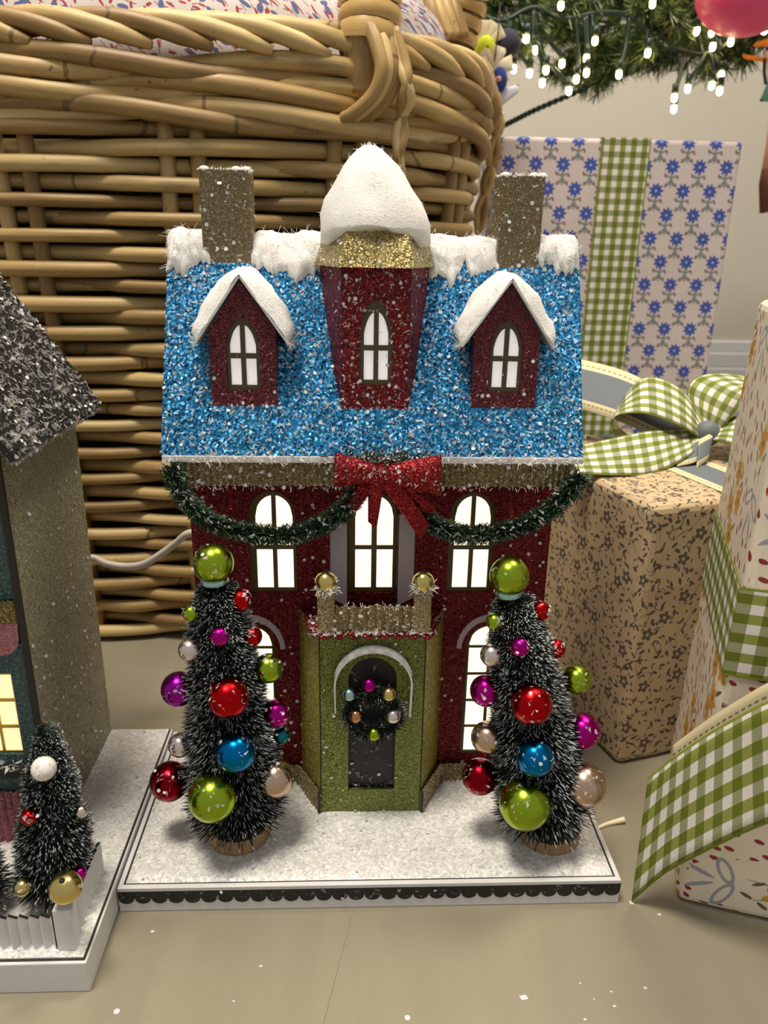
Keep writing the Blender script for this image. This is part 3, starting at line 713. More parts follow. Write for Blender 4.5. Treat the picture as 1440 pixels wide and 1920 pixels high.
g.add(vs, [(i*seg+k, i*seg+(k+1) % seg, (i+1)*seg+(k+1) % seg, (i+1)*seg+k) for i in range(len(prof)-1) for k in range(seg)]+[tuple(range(seg-1, -1, -1))])
P = np.array(vs)[rng.integers(0, len(vs), 500)]; fibres(g, P, P-np.array([0, 10.3, 37.5]), (0.08, 0.24), 0.018, spread=2.5)
mk('snow_peak', g, 'snow', cap, smooth=True)
# doorway block: front board, two slanting side boards
EY = 5.7; g = G(); dr = arch(0.02, 1.42, 3.45, 11.3, 12.75)
g.plate([(-3.03, ZB), (3.03, ZB), (3.03, 14.4), (-3.03, 14.4)], [dr[::-1]], EY, EY+0.2); ent = mk('doorway_front', g, 'green_glitter', H)
for s0 in (-1, 1):
    g = G(); g.prism([(s0*3.12, EY+0.05, ZB), (s0*4.42, WY, ZB), (s0*4.42, WY, 14.4), (s0*3.12, EY+0.05, 14.4)], (-s0*0.1, 0.08, 0)); sd = mk('doorway_side', g, 'olive_gold', H)
    g = G(); g.box(s0*3.03 if s0 > 0 else -3.12, 3.12 if s0 > 0 else -3.03, EY+0.02, EY+0.15, ZB, 14.4); mk('corner_seam', g, 'dark_edge', sd)
g = G(); P, Nn = on_quad(40, (-3, EY-0.01, 2), (3, EY-0.01, 2), (3, EY-0.01, 14), (-3, EY-0.01, 14)); keep = [abs(p[0]) > 1.5 or p[2] < 3.4 or p[2] > 12.9 for p in P]; g.flakes(P[keep], Nn[keep], (0.06, 0.2), 0.3, 0.3)
tag(mk('doorway_flakes', g, ['mica', 'sequin'], ent), kind='stuff')
g = G(); g.plate(arch(0.02, 1.5, 3.4, 11.3, 12.85), [], EY+0.3, EY+0.42); door = mk('door', g, 'black_card', H)
g = G(); P, Nn = on_quad(90, (-1.35, EY+0.26, 3.5), (1.35, EY+0.26, 3.5), (1.35, EY+0.26, 12), (-1.35, EY+0.26, 12), 1.7); g.flakes(P, Nn, (0.1, 0.36), 0.25, 0.1)
tag(mk('door_flakes', g, ['mica_faint', 'sequin'], door), kind='stuff')
g = G(); pts = []; n = 26
def mold(t, r, zc=11.05): a = PI*t; return (0.06+r*math.cos(a), zc+r*1.02*math.sin(a)) if 0 <= t <= 1 else None
outer = [(2.3, 9.0)]+[mold(k/n, 2.3) for k in range(n+1)]+[(-2.2, 9.3)]; inner = [(-2.12, 9.3)]+[mold(1-k/n, 2.2) for k in range(n+1)]+[(2.2, 9.0)]
g.plate((outer+inner)[::-1], [], EY-0.5, EY+0.02); am = mk('door_arch', g, 'white_card', H)
g = G(); top = [(0.06+r*math.cos(PI*k/n), EY-0.48+q, 11.05+r*1.02*math.sin(PI*k/n)) for k in range(2, n-1) for r, q in ((2.31, 0.0),)]
g.tube([(x, yy+0.26, z+0.03) for x, yy, z in top], [0.05+0.2*math.sin(PI*i/(len(top)-1)) for i in range(len(top))], 8)
mk('arch_snow', g, 'snow', am, smooth=True)
# wreath on the door
wc = np.array([0.1, EY-0.3, 9.15]); n = 1500; a = rng.random(n)*2*PI; ring = np.stack([wc[0]+1.35*np.cos(a), np.full(n, wc[1]), wc[2]+1.35*np.sin(a)], 1)
D = np.stack([np.cos(a)*rng.normal(size=n), -rng.random(n)*0.9-0.1+rng.normal(size=n)*0.3, np.sin(a)*rng.normal(size=n)], 1)+rng.normal(size=(n, 3))*0.4
g = G(); g.spikes(ring, D, rng.uniform(0.35, 0.85, n), 0.06, mid=0.75, mi0=0, mi1=rng.choice([0, 1, 2], n, p=[0.6, 0.25, 0.15]))
ang = np.linspace(0, 2*PI, 25)[:-1]; g.tube([(wc[0]+1.35*math.cos(t), wc[1], wc[2]+1.35*math.sin(t)) for t in ang], 0.28, 6, closed=True, mi=0)
wr = mk('wreath', g, ['bristle_dark', 'bristle_grey', 'bristle_frost'], H)
for px, py, mt, r in ((692, 1284, 'ball_magenta', 0.43), (655, 1302, 'ball_aqua', 0.4), (729, 1301, 'ball_gold', 0.43), (667, 1342, 'ball_copper', 0.42), (737, 1342, 'ball_silver', 0.46), (701, 1376, 'ball_green', 0.42)):
    c = at(px, py, EY-0.85); g = G(); g.ball(c, r, 16, 10); mk('wreath_ball', g, mt, wr, smooth=True)
# balcony
g = G(); BY = 5.2
g.prism([(-4.05, WY, 14.4), (-4.0, 7.2, 14.4), (-3.35, BY, 14.4), (3.35, BY, 14.4), (4.0, 7.2, 14.4), (4.05, WY, 14.4)], (0, 0, 0.12)); bal = mk('balcony', g, 'red_glitter', H)
g = G(); zz = [(x, BY-0.06+0.1*math.sin(x*7.5), 14.42+0.07*math.sin(x*7.5)) for x in np.linspace(-3.4, 3.4, 70)]; g.tube(zz, 0.1, 6)
for s0 in (-1, 1): g.tube([(s0*(3.4+0.65*t), BY+2.0*t, 14.45+0.07*math.sin(t*15)) for t in np.linspace(0, 1, 24)], 0.09, 6)
mk('wavy_edge', g, 'red_glitter', bal)
g = G(); P, Nn = on_quad(420, (-3.5, BY-0.16, 14.55), (3.5, BY-0.1, 14.6), (3.9, 7.4, 14.6), (-3.9, 7.4, 14.6), 1.6); g.flakes(P, Nn, (0.1, 0.26), 0.7, 0.06); fibres(g, P[:150], Nn[:150], (0.15, 0.5), 0.03, mi=2, spread=0.9)
tag(mk('balcony_snow', g, ['mica', 'sequin', 'fibre'], bal), kind='stuff')
g = G(); corrugated(g, (-2.35, BY+0.25, 0), (2.45, BY+0.25, 0), 14.5, 16.15, 0.5, 0.12, jag=0.14); rail = mk('corrugated_railing', g, 'kraft_glitter', H)
g = G(); P, Nn = on_quad(90, (-2.3, BY+0.05, 14.6), (2.3, BY+0.05, 14.6), (2.3, BY+0.05, 16.2), (-2.3, BY+0.05, 16.2)); g.flakes(P, Nn, (0.05, 0.16), 0.5, 0.1)
P = np.stack([rng.uniform(-2.3, 2.3, 60), np.full(60, BY+0.25), rng.uniform(16.0, 16.3, 60)], 1); fibres(g, P, np.repeat(np.array([[0, -0.3, 0.6]]), 60, 0), (0.1, 0.25), 0.04, mi=2)
tag(mk('railing_flakes', g, ['mica', 'sequin', 'fibre'], rail), kind='stuff')
for s0 in (-1, 1):
    x = s0*2.72+0.06; g = G(); g.box(x-0.48, x+0.48, BY+0.05, BY+0.75, 14.5, 17.1); po = mk('balcony_post', g, 'kraft_glitter', H, bevel=0.06)
    g = G(); g.ball((x, BY+0.4, 17.62), 0.62, 18, 12); mk('finial_ball', g, 'ball_gold', po, smooth=True)
    g = G(); g.lathe((x, BY+0.4, 18.16), [(0.16, 0), (0.16, 0.1), (0.06, 0.12)], 10); mk('finial_cap', g, 'black_card', po)
    g = G(); th = rng.random(90)*2*PI; P = np.stack([x+0.5*np.cos(th), BY+0.4+0.5*np.sin(th), rng.uniform(17.1, 17.5, 90)], 1)
    fibres(g, P, P-np.array([x, BY+0.4, 17.3]), (0.15, 0.5), 0.05, spread=0.5); g.flakes(P[:50], P[:50]-np.array([x, BY+0.4, 17.3]), (0.12, 0.26), 0.5, 0, mi=0, mih=0)
    mk('post_frost', g, 'fibre', po)
# corrugated skirting
for s0 in (-1, 1):
    g = G(); nr = np.array([s0*0.9, -0.43, 0]); corrugated(g, (s0*3.2, EY-0.1, 0), (s0*4.6, WY-0.45, 0), ZB, 3.35, 0.3, 0.09, nr, 0.1)
    corrugated(g, (s0*4.6, WY-0.45, 0), (s0*10.6, WY-0.3, 0), ZB, 3.4, 0.3, 0.09, (0, -1, 0), 0.1)
    sk = mk('corrugated_skirting', g, 'kraft_glitter', H); g = G()
    g.prism([(s0*3.13, EY-0.16, ZB), (s0*3.28, EY-0.2, ZB), (s0*3.28, EY-0.2, 3.3), (s0*3.13, EY-0.16, 3.55)], (0, 0.18, 0)); mk('skirting_edge', g, 'black_card', sk)
# garland in two swags
def garland(px):
    path = catmull([at(*q) for q in px], 14); path = np.array(path); n = 5200
    k = rng.uniform(0, len(path)-1.001, n); i = k.astype(int); f = (k-i)[:, None]; P = path[i]*(1-f)+path[i+1]*f; T = path[np.minimum(i+1, len(path)-1)]-path[i]; T /= np.linalg.norm(T, axis=1)[:, None]+1e-9
    D = rng.normal(size=(n, 3)); D -= T*np.sum(D*T, 1)[:, None]; D /= np.linalg.norm(D, axis=1)[:, None]; D += T*0.6*np.sign(rng.normal(size=(n, 1)))
    g = G(); g.tube(path[::2], 0.16, 6, mi=0); g.spikes(P, D, rng.uniform(0.4, 0.85, n), rng.uniform(0.05, 0.11, n), mid=0.6, mi0=0, mi1=rng.choice([0, 1, 2, 3], n, p=[0.3, 0.34, 0.18, 0.18]))
    g.flakes(P[:330]+D[:330]*0.5, D[:330]*0.6+np.array([0, -0.5, 0.5]), (0.1, 0.27), 0.5, 0, mi=4, mih=4)
    return mk('garland', g, ['bristle_dark', 'tinsel_green', 'bristle_grey', 'tinsel_dark', 'mica'], H)
garland([(322, 878, 6.0), (345, 935, 6.0), (400, 980, 6.2), (470, 1000, 6.6), (540, 1003, 6.9), (600, 985, 6.7), (650, 950, 6.3), (680, 905, 6.1)])
garland([(745, 900, 6.1), (790, 965, 6.3), (840, 995, 6.7), (900, 1003, 6.9), (980, 985, 6.4), (1045, 945, 6.1), (1090, 892, 5.9)])
for px, py in ((432, 930), (960, 945)):
    g = G(); a, b = at(px, py-22, 7.6), at(px, py+26, 6.6); g.tube([a, (a+b)/2+np.array([0, 0, 0.1]), b], 0.09, 6); mk('garland_tie', g, 'bow_red', H)
# bow
g = G(); kc = at(722, 866, 6.0); n = 420; P = kc+rng.normal(size=(n, 3))*np.array([1.1, 0.25, 0.22]); D = rng.normal(size=(n, 3))+np.array([0, -0.3, 0.9])
g.spikes(P, D, rng.uniform(0.25, 0.7, n), 0.07, mid=0.6, mi0=0, mi1=rng.choice([0, 1, 2, 3], n)); g.flakes(P[:160], D[:160], (0.1, 0.26), 0.5, 0, mi=3, mih=3)
tag(mk('snowy_sprig', g, ['tinsel_dark', 'tinsel_green', 'bristle_grey', 'fibre'], H), kind='stuff')
g = G(); k = at(716, 886, 5.75)
def B(px, py, y): return at(px, py, y)
bow = None
g.ball(k, 0.62, 14, 10, sq=(0.9, 0.7, 1.0)); bow = mk('bow', g, 'bow_red', H, smooth=True)
for q in ([B(627, 848, 5.5), B(716, 872, 5.6), B(716, 905, 5.6), B(626, 913, 5.5)], [B(716, 872, 5.6), B(828, 852, 5.5), B(828, 930, 5.5), B(716, 906, 5.6)]):
    g = G(); g.puff(*q, 0.55, nrm=(0, -1, 0), amp=0.15, fr=1.2, power=0.3, back=0.45)
    x0, z0 = q[0][0], q[0][2]; mk('bow_loop', g, 'bow_red', bow, smooth=True)
for q in ([B(690, 895, 5.5), B(722, 895, 5.4), B(706, 992, 5.9), B(690, 978, 5.9)], [B(705, 895, 5.5), B(742, 890, 5.4), B(806, 985, 5.7), B(788, 1012, 5.7)],
          [B(672, 905, 5.7), B(708, 905, 5.6), B(670, 958, 6.0), B(646, 952, 6.0)], [B(738, 900, 5.6), B(775, 915, 5.6), B(820, 955, 5.9), B(798, 965, 5.9)]):
    g = G(); g.puff(*q, 0.16, nrm=(0, -1, 0), amp=0.06, fr=1.5, power=0.3, back=0.12); mk('bow_tail', g, 'bow_red', bow, smooth=True)
g = G()
for q in ([B(627, 852, 5.0), B(716, 876, 5.05), B(716, 900, 5.05), B(626, 908, 5.0)], [B(716, 876, 5.05), B(828, 856, 5.0), B(828, 925, 5.0), B(716, 900, 5.05)]):
    P, Nn = on_quad(110, *q); g.flakes(P, np.repeat(np.array([[0, -1.0, 0.2]]), 110, 0), (0.05, 0.15), 0.6, 0.02, mi=0, mih=0)
tag(mk('bow_flakes', g, 'mica', bow), kind='stuff')
# ------------------------------------------------------------------ bottle brush trees
def brush_tree(name, foot, top, r0, r1, n, label, group, balls, base_r, base_h, topball=None, z_lo=2.1, wid=0.055, frost=(0.35, 0.45, 0.2), tiers=5, pw=0.45, yard=None):
    foot = np.array(foot, float); top = np.array(top, float)
    T = thing(name, foot, label, 'tree', group)
    g = G(); nz = 26; g.lathe(foot, [(base_r*0.97, 0), (base_r, base_h*0.2), (base_r*0.98, base_h)], nz); tr = mk('wooden_base', g, 'trunk_wood', T)
    g = G(); g.lathe(foot+np.array([0, 0, base_h]), [(base_r*0.97, 0), (base_r*0.5, 0.03), (0.02, 0.03)], nz); mk('base_top', g, 'trunk_top', tr)
    ax = lambda t: foot+(top-foot)*t
    h = rng.random(n); lo = z_lo/(top[2]-foot[2]); t = lo+h*(0.985-lo)
    R = r1+(r0-r1)*(1-h)**pw; R = R*(0.95+0.05*np.cos(h*tiers*2*PI))
    a = rng.random(n)*2*PI; A = (top-foot)/np.linalg.norm(top-foot)
    U = np.cross(A, [0, 1.0, 0]); U /= np.linalg.norm(U); Vv = np.cross(A, U)
    D = U[None]*np.cos(a)[:, None]+Vv[None]*np.sin(a)[:, None]+A[None]*(rng.normal(size=(n, 1))*0.16-0.12)
    P = foot[None]+(top-foot)[None]*t[:, None]; D /= np.linalg.norm(D, axis=1)[:, None]
    L = R*rng.uniform(0.86, 1.05, n)
    if yard:                                 # low bristles are held back by the fence (its inner x and y, its top and its far end)
        fx, fy, fz, fe = yard
        for i in range(n):
            tip = P[i]+D[i]*L[i]
            if tip[2] < fz and tip[1] < fe and tip[0] > fx: L[i] *= max(0.1, (fx-P[i, 0])/(tip[0]-P[i, 0]))
            tip = P[i]+D[i]*L[i]
            if tip[2] < fz and tip[1] < fy: L[i] *= max(0.1, (fy-P[i, 1])/(tip[1]-P[i, 1]))
    g = G(); g.spikes(P+D*(L*0.3)[:, None], D, L*0.7, wid, mid=0.88, mi0=0, mi1=rng.choice([0, 1, 2], n, p=frost))
    g.tube([foot+np.array([0, 0, base_h*0.5]), ax(0.5), ax(0.98)], [0.3, 0.25, 0.2], 6)
    g.lathe(foot+np.array([0, 0, 0]), [(0.05, base_h)]+[(0.05, base_h)], 6)
    # dark core so that the brush is dense
    prof = []; nn = 12; vs = []; seg = 14
    for i in range(nn+1):
        q = i/nn; tt = lo+q*(0.97-lo); rr = (r1+(r0-r1)*(1-q)**pw)*0.6; c = ax(tt)
        for k in range(seg): b = 2*PI*k/seg; vs.append(c+(U*math.cos(b)+Vv*math.sin(b))*rr)
    g.add(vs, [(i*seg+k, i*seg+(k+1) % seg, (i+1)*seg+(k+1) % seg, (i+1)*seg+k) for i in range(nn) for k in range(seg)]+[tuple(range(seg-1, -1, -1))])
    tag(mk('bristles', g, ['bristle_dark', 'bristle_frost', 'bristle_grey'], T), kind='stuff')
    for px, py, rpx, mt in balls:
        y = foot[1]-1.5
        for _ in range(6):
            c = at(px, py, y); q = np.clip((c[2]-foot[2])/(top[2]-foot[2]), 0, 1); axx = ax(q); hq = np.clip((q-lo)/(1-lo), 0, 1)
            Rr = (r1+(r0-r1)*(1-hq)**pw)*0.9; dx = c[0]-axx[0]; y = axx[1]-math.sqrt(max(Rr*Rr-dx*dx, 0.05))
        dist = (at(px, py, y)-CAM)@FW; r = rpx*dist/F_PX
        g = G(); g.ball(c, r, 24, 16); b = mk('ornament', g, mt, T, smooth=True)
        if rpx > 15:
            n2 = int(rpx*0.8); d = rng.normal(size=(n2, 3)); d[:, 1] = -np.abs(d[:, 1]); d[:, 2] = d[:, 2]*0.7+0.5; d /= np.linalg.norm(d, axis=1)[:, None]
            g = G(); g.flakes(c+d*r, d, (0.08, 0.24), 0.35, 0.1, lift=0.015); tag(mk('ornament_frost', g, ['mica', 'sequin'], b), kind='stuff')
    if topball:
        c = at(*topball[:3]); r = topball[3]; g = G(); g.ball(c, r, 28, 18); b = mk('tree_topper', g, 'ball_green', T, smooth=True)
        g = G(); cc = c-np.array([0, 0, r*0.98]); g.lathe(cc+np.array([0, 0, -0.12]), [(0.72, 0), (0.78, 0.15), (0.7, 0.4)], 16); mk('topper_collar', g, 'ball_aqua', b, smooth=True)
        n2 = 26; d = rng.normal(size=(n2, 3)); d[:, 1] = -np.abs(d[:, 1]); d /= np.linalg.norm(d, axis=1)[:, None]
        g = G(); g.flakes(c+d*r, d, (0.1, 0.3), 0.3, 0.05, lift=0.015); tag(mk('topper_frost', g, ['mica', 'sequin'], b), kind='stuff')
    return T
gG, gR, gM, gB, gS, gC, gK, gP, gT = 'ball_green', 'ball_red', 'ball_magenta', 'ball_blue', 'ball_silver', 'ball_champagne', 'ball_crimson', 'ball_purple', 'ball_teal'
brush_tree('bottle_brush_tree', (-7.95, 3.95, 1.78), (-8.5, 4.3, 18.3), 3.2, 0.85, 14000, 'upright frosted bottle brush tree hung with baubles, on the side towards the teal house', 'bottle brush trees on the red house base',
    [(451, 1125, 22, gR), (358, 1150, 16, gG), (412, 1193, 19, gM), (472, 1193, 20, gR), (356, 1218, 22, gS), (503, 1253, 28, gG), (335, 1292, 33, gP), (428, 1308, 39, gR), (519, 1337, 27, gM),
     (338, 1397, 23, gS), (442, 1410, 38, gB), (528, 1378, 16, gT), (318, 1465, 37, gK), (516, 1460, 36, gC), (399, 1495, 46, gG)], 1.9, 1.0, (400, 1056, 4.2, 1.08))
brush_tree('bottle_brush_tree', (10.75, 3.6, 1.78), (7.55, 4.1, 17.5), 3.2, 0.85, 14000, 'frosted bottle brush tree leaning towards the doorway, dusted with snow, beside the floral gift', 'bottle brush trees on the red house base',
    [(1013, 1145, 19, gR), (927, 1165, 16, gG), (975, 1213, 19, gM), (1043, 1216, 18, gR), (922, 1228, 22, gS), (1081, 1274, 28, gG), (911, 1295, 30, gM), (997, 1321, 39, gR), (1092, 1370, 34, gM),
     (914, 1383, 31, gC), (1003, 1420, 36, gB), (900, 1456, 34, gK), (1095, 1471, 41, gC), (984, 1508, 48, gG)], 1.9, 0.8, (955, 1080, 4.0, 1.07))

# ------------------------------------------------------------------ the neighbouring house
N = thing('snowy_house', (-27, 5, 0), 'grey and teal card house with steep dark flaked roof, beside the white picket fence', 'model house')
g = G(); g.box(-40, -14.2, -4.85, 14.4, 0, 1.9); nb = mk('base', g, 'white_card', N, bevel=0.06)
g = G(); g.box(-39.8, -14.3, -4.7, 14.3, 1.9, 1.95); mk('base_edge', g, 'dark_edge', nb)
g = G(); g.box(-39.9, -14.4, -4.6, 14.2, 1.92, 2.04); mk('base_snow', g, 'ground_snow', N, bevel=0.04)
g = G(); P, Nn = on_quad(500, (-18.5, -4.5, 2.05), (-14.4, -4.5, 2.05), (-14.4, 14, 2.05), (-18.5, 14, 2.05)); g.flakes(P, Nn, (0.06, 0.22), 0.4, 0.08); tag(mk('base_flakes', g, ['mica', 'sequin'], N), kind='stuff')
g = G(); g.box(-18.7, -18.48, 3.5, 14.1, 2, 25.5).box(-35.5, -35.28, 3.5, 14.1, 2, 25.5).box(-35.3, -18.7, 13.9, 14.1, 2, 25.5); nw = mk('side_wall', g, 'olive_wall', N)
g = G(); P, Nn = on_quad(420, (-18.46, 3.5, 2), (-18.46, 14.1, 2), (-18.46, 14.1, 25), (-18.46, 3.5, 25)); g.flakes(P, np.repeat(np.array([[1.0, 0, 0]]), 420, 0), (0.06, 0.16), 0.3, 0.2)
P, Nn = on_quad(1500, (-18.46, 3.5, 2), (-18.46, 14.1, 2), (-18.46, 14.1, 16), (-18.46, 3.5, 16), 1.5); g.flakes(P, np.repeat(np.array([[1.0, 0, 0]]), 1500, 0), (0.08, 0.24), 0.3, 0.02)
tag(mk('wall_flakes', g, ['mica_dull', 'sequin'], nw), kind='stuff')
fh = [[(-21.9, 8.0), (-19.6, 8.0), (-19.6, 13.2), (-21.9, 13.2)]]
g = G(); g.plate([(-35.5, 2), (-18.48, 2), (-18.48, 25.5), (-27, 38.5), (-35.5, 25.5)], [h[::-1] for h in fh], 3.4, 3.6); nf = mk('front_wall', g, 'teal_card', N)
g = G(); pn = []
for i in range(2):
    for k in range(3): pn.append([(-21.8+i*1.1, 8.1+k*1.7), (-20.85+i*1.1, 8.1+k*1.7), (-20.85+i*1.1, 9.6+k*1.7), (-21.8+i*1.1, 9.6+k*1.7)])
g.plate([(-22.0, 7.9), (-19.5, 7.9), (-19.5, 13.3), (-22.0, 13.3)], [p[::-1] for p in pn], 3.62, 3.7); wf = mk('window_frame', g, 'ball_gold', N)
for p in pn:
    g = G(); c = np.mean(p, 0); g.plate([(c[0]+(x-c[0])*1.05, c[1]+(z-c[1])*1.05) for x, z in p], [], 3.7, 3.76); mk('pane', g, 'amber_pane', wf)
g = G(); g.box(-18.72, -18.4, 3.2, 3.42, 2, 25); mk('corner_post', g, 'dark_edge', N)
g = G(); corrugated(g, (-35, 3.2, 0), (-18.75, 3.2, 0), 16.3, 17.6, 0.3, 0.08, jag=0); mk('gold_band', g, 'gold_glitter', N)
g = G(); out = [(-35.2, 16.3)]
for i in range(7):
    for k in range(9): a = PI*k/8; out.append((-35.2+2.35*(i+0.5)-1.13*math.cos(a), 15.4-1.0*math.sin(a)))
out.append((-18.75, 16.3)); g.plate(out[::-1], [], 3.15, 3.3); mk('scalloped_awning', g, 'pink_card', N)
g = G(); g.box(-35, -18.75, 2.6, 3.4, 7.0, 7.5); lg = mk('window_ledge', g, 'black_card', N)
g = G(); P, Nn = on_quad(130, (-24, 2.6, 7.5), (-18.8, 2.6, 7.5), (-18.8, 3.3, 7.55), (-24, 3.3, 7.55)); g.flakes(P, Nn, (0.15, 0.35), 0.6, 0.05); tag(mk('ledge_flakes', g, ['mica', 'sequin'], lg), kind='stuff')
g = G(); corrugated(g, (-35, 3.25, 0), (-18.75, 3.25, 0), 2, 5.6, 0.42, 0.1, jag=0); mk('corrugated_panel', g, 'pink_card', N)
for s0 in (1, -1):
    ex, ez = -27+s0*9.9, 25.5; g = G(); pl = [(-27, 1.6, 40.1), (ex, 1.6, ez), (ex, 14.6, ez), (-27, 14.6, 40.1)]
    g.prism(pl, (s0*0.25, 0, 0.2)); rp = mk('roof_panel', g, 'black_card', N)
    if s0 > 0:
        nn = np.array([14.5, 0, 10.15]); nn /= np.linalg.norm(nn); g = G(); P, Nn = on_quad(6200, *[np.array(p)+np.array([0.27, 0, 0.22]) for p in pl]); g.flakes(P, np.repeat(nn[None], len(P), 0), (0.12, 0.36), 0.5, 0.05)
        P = np.stack([np.full(260, ex+0.2), rng.uniform(1.6, 14.6, 260), np.full(260, ez)], 1); g.flakes(P, np.repeat(np.array([[0.7, 0, -0.2]]), 260, 0), (0.12, 0.34), 0.7, 0.05)
        P = np.stack([np.linspace(-27, ex, 200), np.full(200, 1.58), np.linspace(40, ez, 200)], 1)+rng.normal(size=(200, 3))*0.12; g.flakes(P, np.repeat(np.array([[0, -1.0, 0]]), 200, 0), (0.1, 0.3), 0.5, 0.05)
        tag(mk('roof_flakes', g, ['mica_dull', 'sequin'], rp), kind='stuff')
    g = G(); ux = np.array([ex+27, 0, ez-40.1]); ux /= np.linalg.norm(ux); dn = np.array([-ux[2]*-1 if False else -s0*abs(ux[2]), 0, -abs(ux[0])]); a0, a1 = np.array([-27, 1.45, 39.7]), np.array([ex-s0*0.1, 1.45, ez+0.1]); pts = [a0+dn*0.9, a1+dn*0.9]
    m_ = 9
    for i in range(m_):
        for k in range(7): t = 1-(i+(1-math.cos(PI*k/6))/2)/m_; pts.append(a0+(a1-a0)*t+dn*(1.7+0.7*math.sin(PI*k/6)))
    g.prism(pts, (0, 0.2, 0)); mk('gable_trim', g, 'pink_card', N)
# picket fence of corrugated card with post and ball
FN = tag(link('picket_fence', None, None, (-17, -4, 2)), 'white corrugated card fence along the front corner of the teal house base', 'fence')
g = G(); corrugated(g, (-34, -4.0, 0), (-15.85, -4.0, 0), 2.03, 3.95, 0.52, 0.16, jag=0.26, thick=0.16, mt=1); mk('front_panel', g, ['white_card', 'dark_edge'], FN)
g = G(); corrugated(g, (-15.05, -3.5, 0), (-15.05, 0.9, 0), 2.03, 4.1, 0.52, 0.14, (1, 0, 0), jag=0.22, thick=0.14, mt=1); mk('side_panel', g, ['white_card', 'dark_edge'], FN)
g = G(); g.box(-15.75, -14.85, -4.25, -3.45, 2.03, 4.6); fp = mk('corner_post', g, 'white_card', FN, bevel=0.06)
g = G(); bc = at(123, 1664, -4.0); g.ball(bc, 0.78, 24, 16); fb = mk('post_ball', g, 'ball_gold', fp, smooth=True)
g = G(); g.lathe(bc+np.array([0.02, -0.28, 0.68]), [(0.16, 0), (0.13, 0.08), (0.02, 0.09)], 10); mk('ball_hole', g, 'black_card', fp)
T = brush_tree('small_brush_tree', (-17.0, -0.8, 2.03), (-16.1, -1.0, 13.0), 2.45, 0.5, 6500, 'small frosted green brush tree with pearl behind the white picket fence', 'small trees in the fenced yard',
    [(82, 1441, 23, 'pearl'), (55, 1532, 16, gR), (151, 1522, 13, gS), (43, 1663, 17, 'ball_gold'), (150, 1637, 12, gM)], 0.7, 0.5, None, 1.7, 0.06, (0.4, 0.35, 0.25), 3, 0.7, (-15.42, -3.6, 4.6, 1.2))
T = brush_tree('small_brush_tree', (-20.9, -1.6, 2.03), (-20.9, -1.4, 9.0), 2.2, 0.45, 2600, 'low dark green brush tree at the end of the yard, without a pearl', 'small trees in the fenced yard', [], 0.7, 0.5, None, 1.1, 0.06, (0.5, 0.25, 0.25), 3, 0.7, (-15.42, -3.6, 4.6, 1.2))

# ------------------------------------------------------------------ gifts
def gift(name, foot, ux, wx, wy, h, mat, label, lean=(0, 0), edge=0.35, uoff=(0, 0), us=1.0, swap=False):
    """box with its near left corner at foot, front running along ux; UV in cm"""
    foot = np.array(foot, float); ux = np.array([ux[0], ux[1], 0.0]); ux /= np.linalg.norm(ux); uy = np.array([-ux[1], ux[0], 0.0]); up = np.array([lean[0], lean[1], 1.0])
    T = thing(name, foot+ux*wx/2+uy*wy/2, label, 'gift'); g = G()
    a, b, c, d = foot, foot+ux*wx, foot+ux*wx+uy*wy, foot+uy*wy
    A, B_, C_, D_ = (p+up*h for p in (a, b, c, d)); o = uoff
    def quad(p, q, r, s, w_, hh, u0=0.0, v0=0.0):
        n = 10; vs = []; uv = []
        for j in range(n+1):
            for i in range(n+1):
                u, v = i/n, j/n; P = (np.array(p)*(1-u)+np.array(q)*u)*(1-v)+(np.array(s)*(1-u)+np.array(r)*u)*v
                vs.append(P); q2 = ((u0+u*w_+o[0])*us, (v0+v*hh+o[1])*us); uv.append(q2[::-1] if (swap and u0 == 0.0) else q2)
        g.add(vs, [(j*(n+1)+i, j*(n+1)+i+1, (j+1)*(n+1)+i+1, (j+1)*(n+1)+i) for j in range(n) for i in range(n)], 0, uv)
    quad(a, b, B_, A, wx, h); quad(b, c, C_, B_, wy, h, wx); quad(c, d, D_, C_, wx, h, wx+wy); quad(d, a, A, D_, wy, h, -wy); quad(A, B_, C_, D_, wx, wy, 0, h); quad(d, c, b, a, wx, wy)
    o_ = mk('box', g, mat, T)
    me = o_.data
    import bmesh
    bm = bmesh.new(); bm.from_mesh(me); bmesh.ops.remove_doubles(bm, verts=bm.verts, dist=0.0002); bmesh.ops.recalc_face_normals(bm, faces=bm.faces)
    for v in bm.verts:                       # paper sits softly on the box
        q = v.co*100; k = 0.05*noise.noise(Vector(q)*0.35+Vector((foot[0], 0, 0))); v.co += v.normal*k*S*2
    bm.to_mesh(me); bm.free()
    bv = o_.modifiers.new('bevel', 'BEVEL'); bv.width = edge*S; bv.segments = 3; bv.limit_method = 'ANGLE'; bv.angle_limit = math.radians(50)
    return T, (a, ux, uy, up, wx, wy, h)
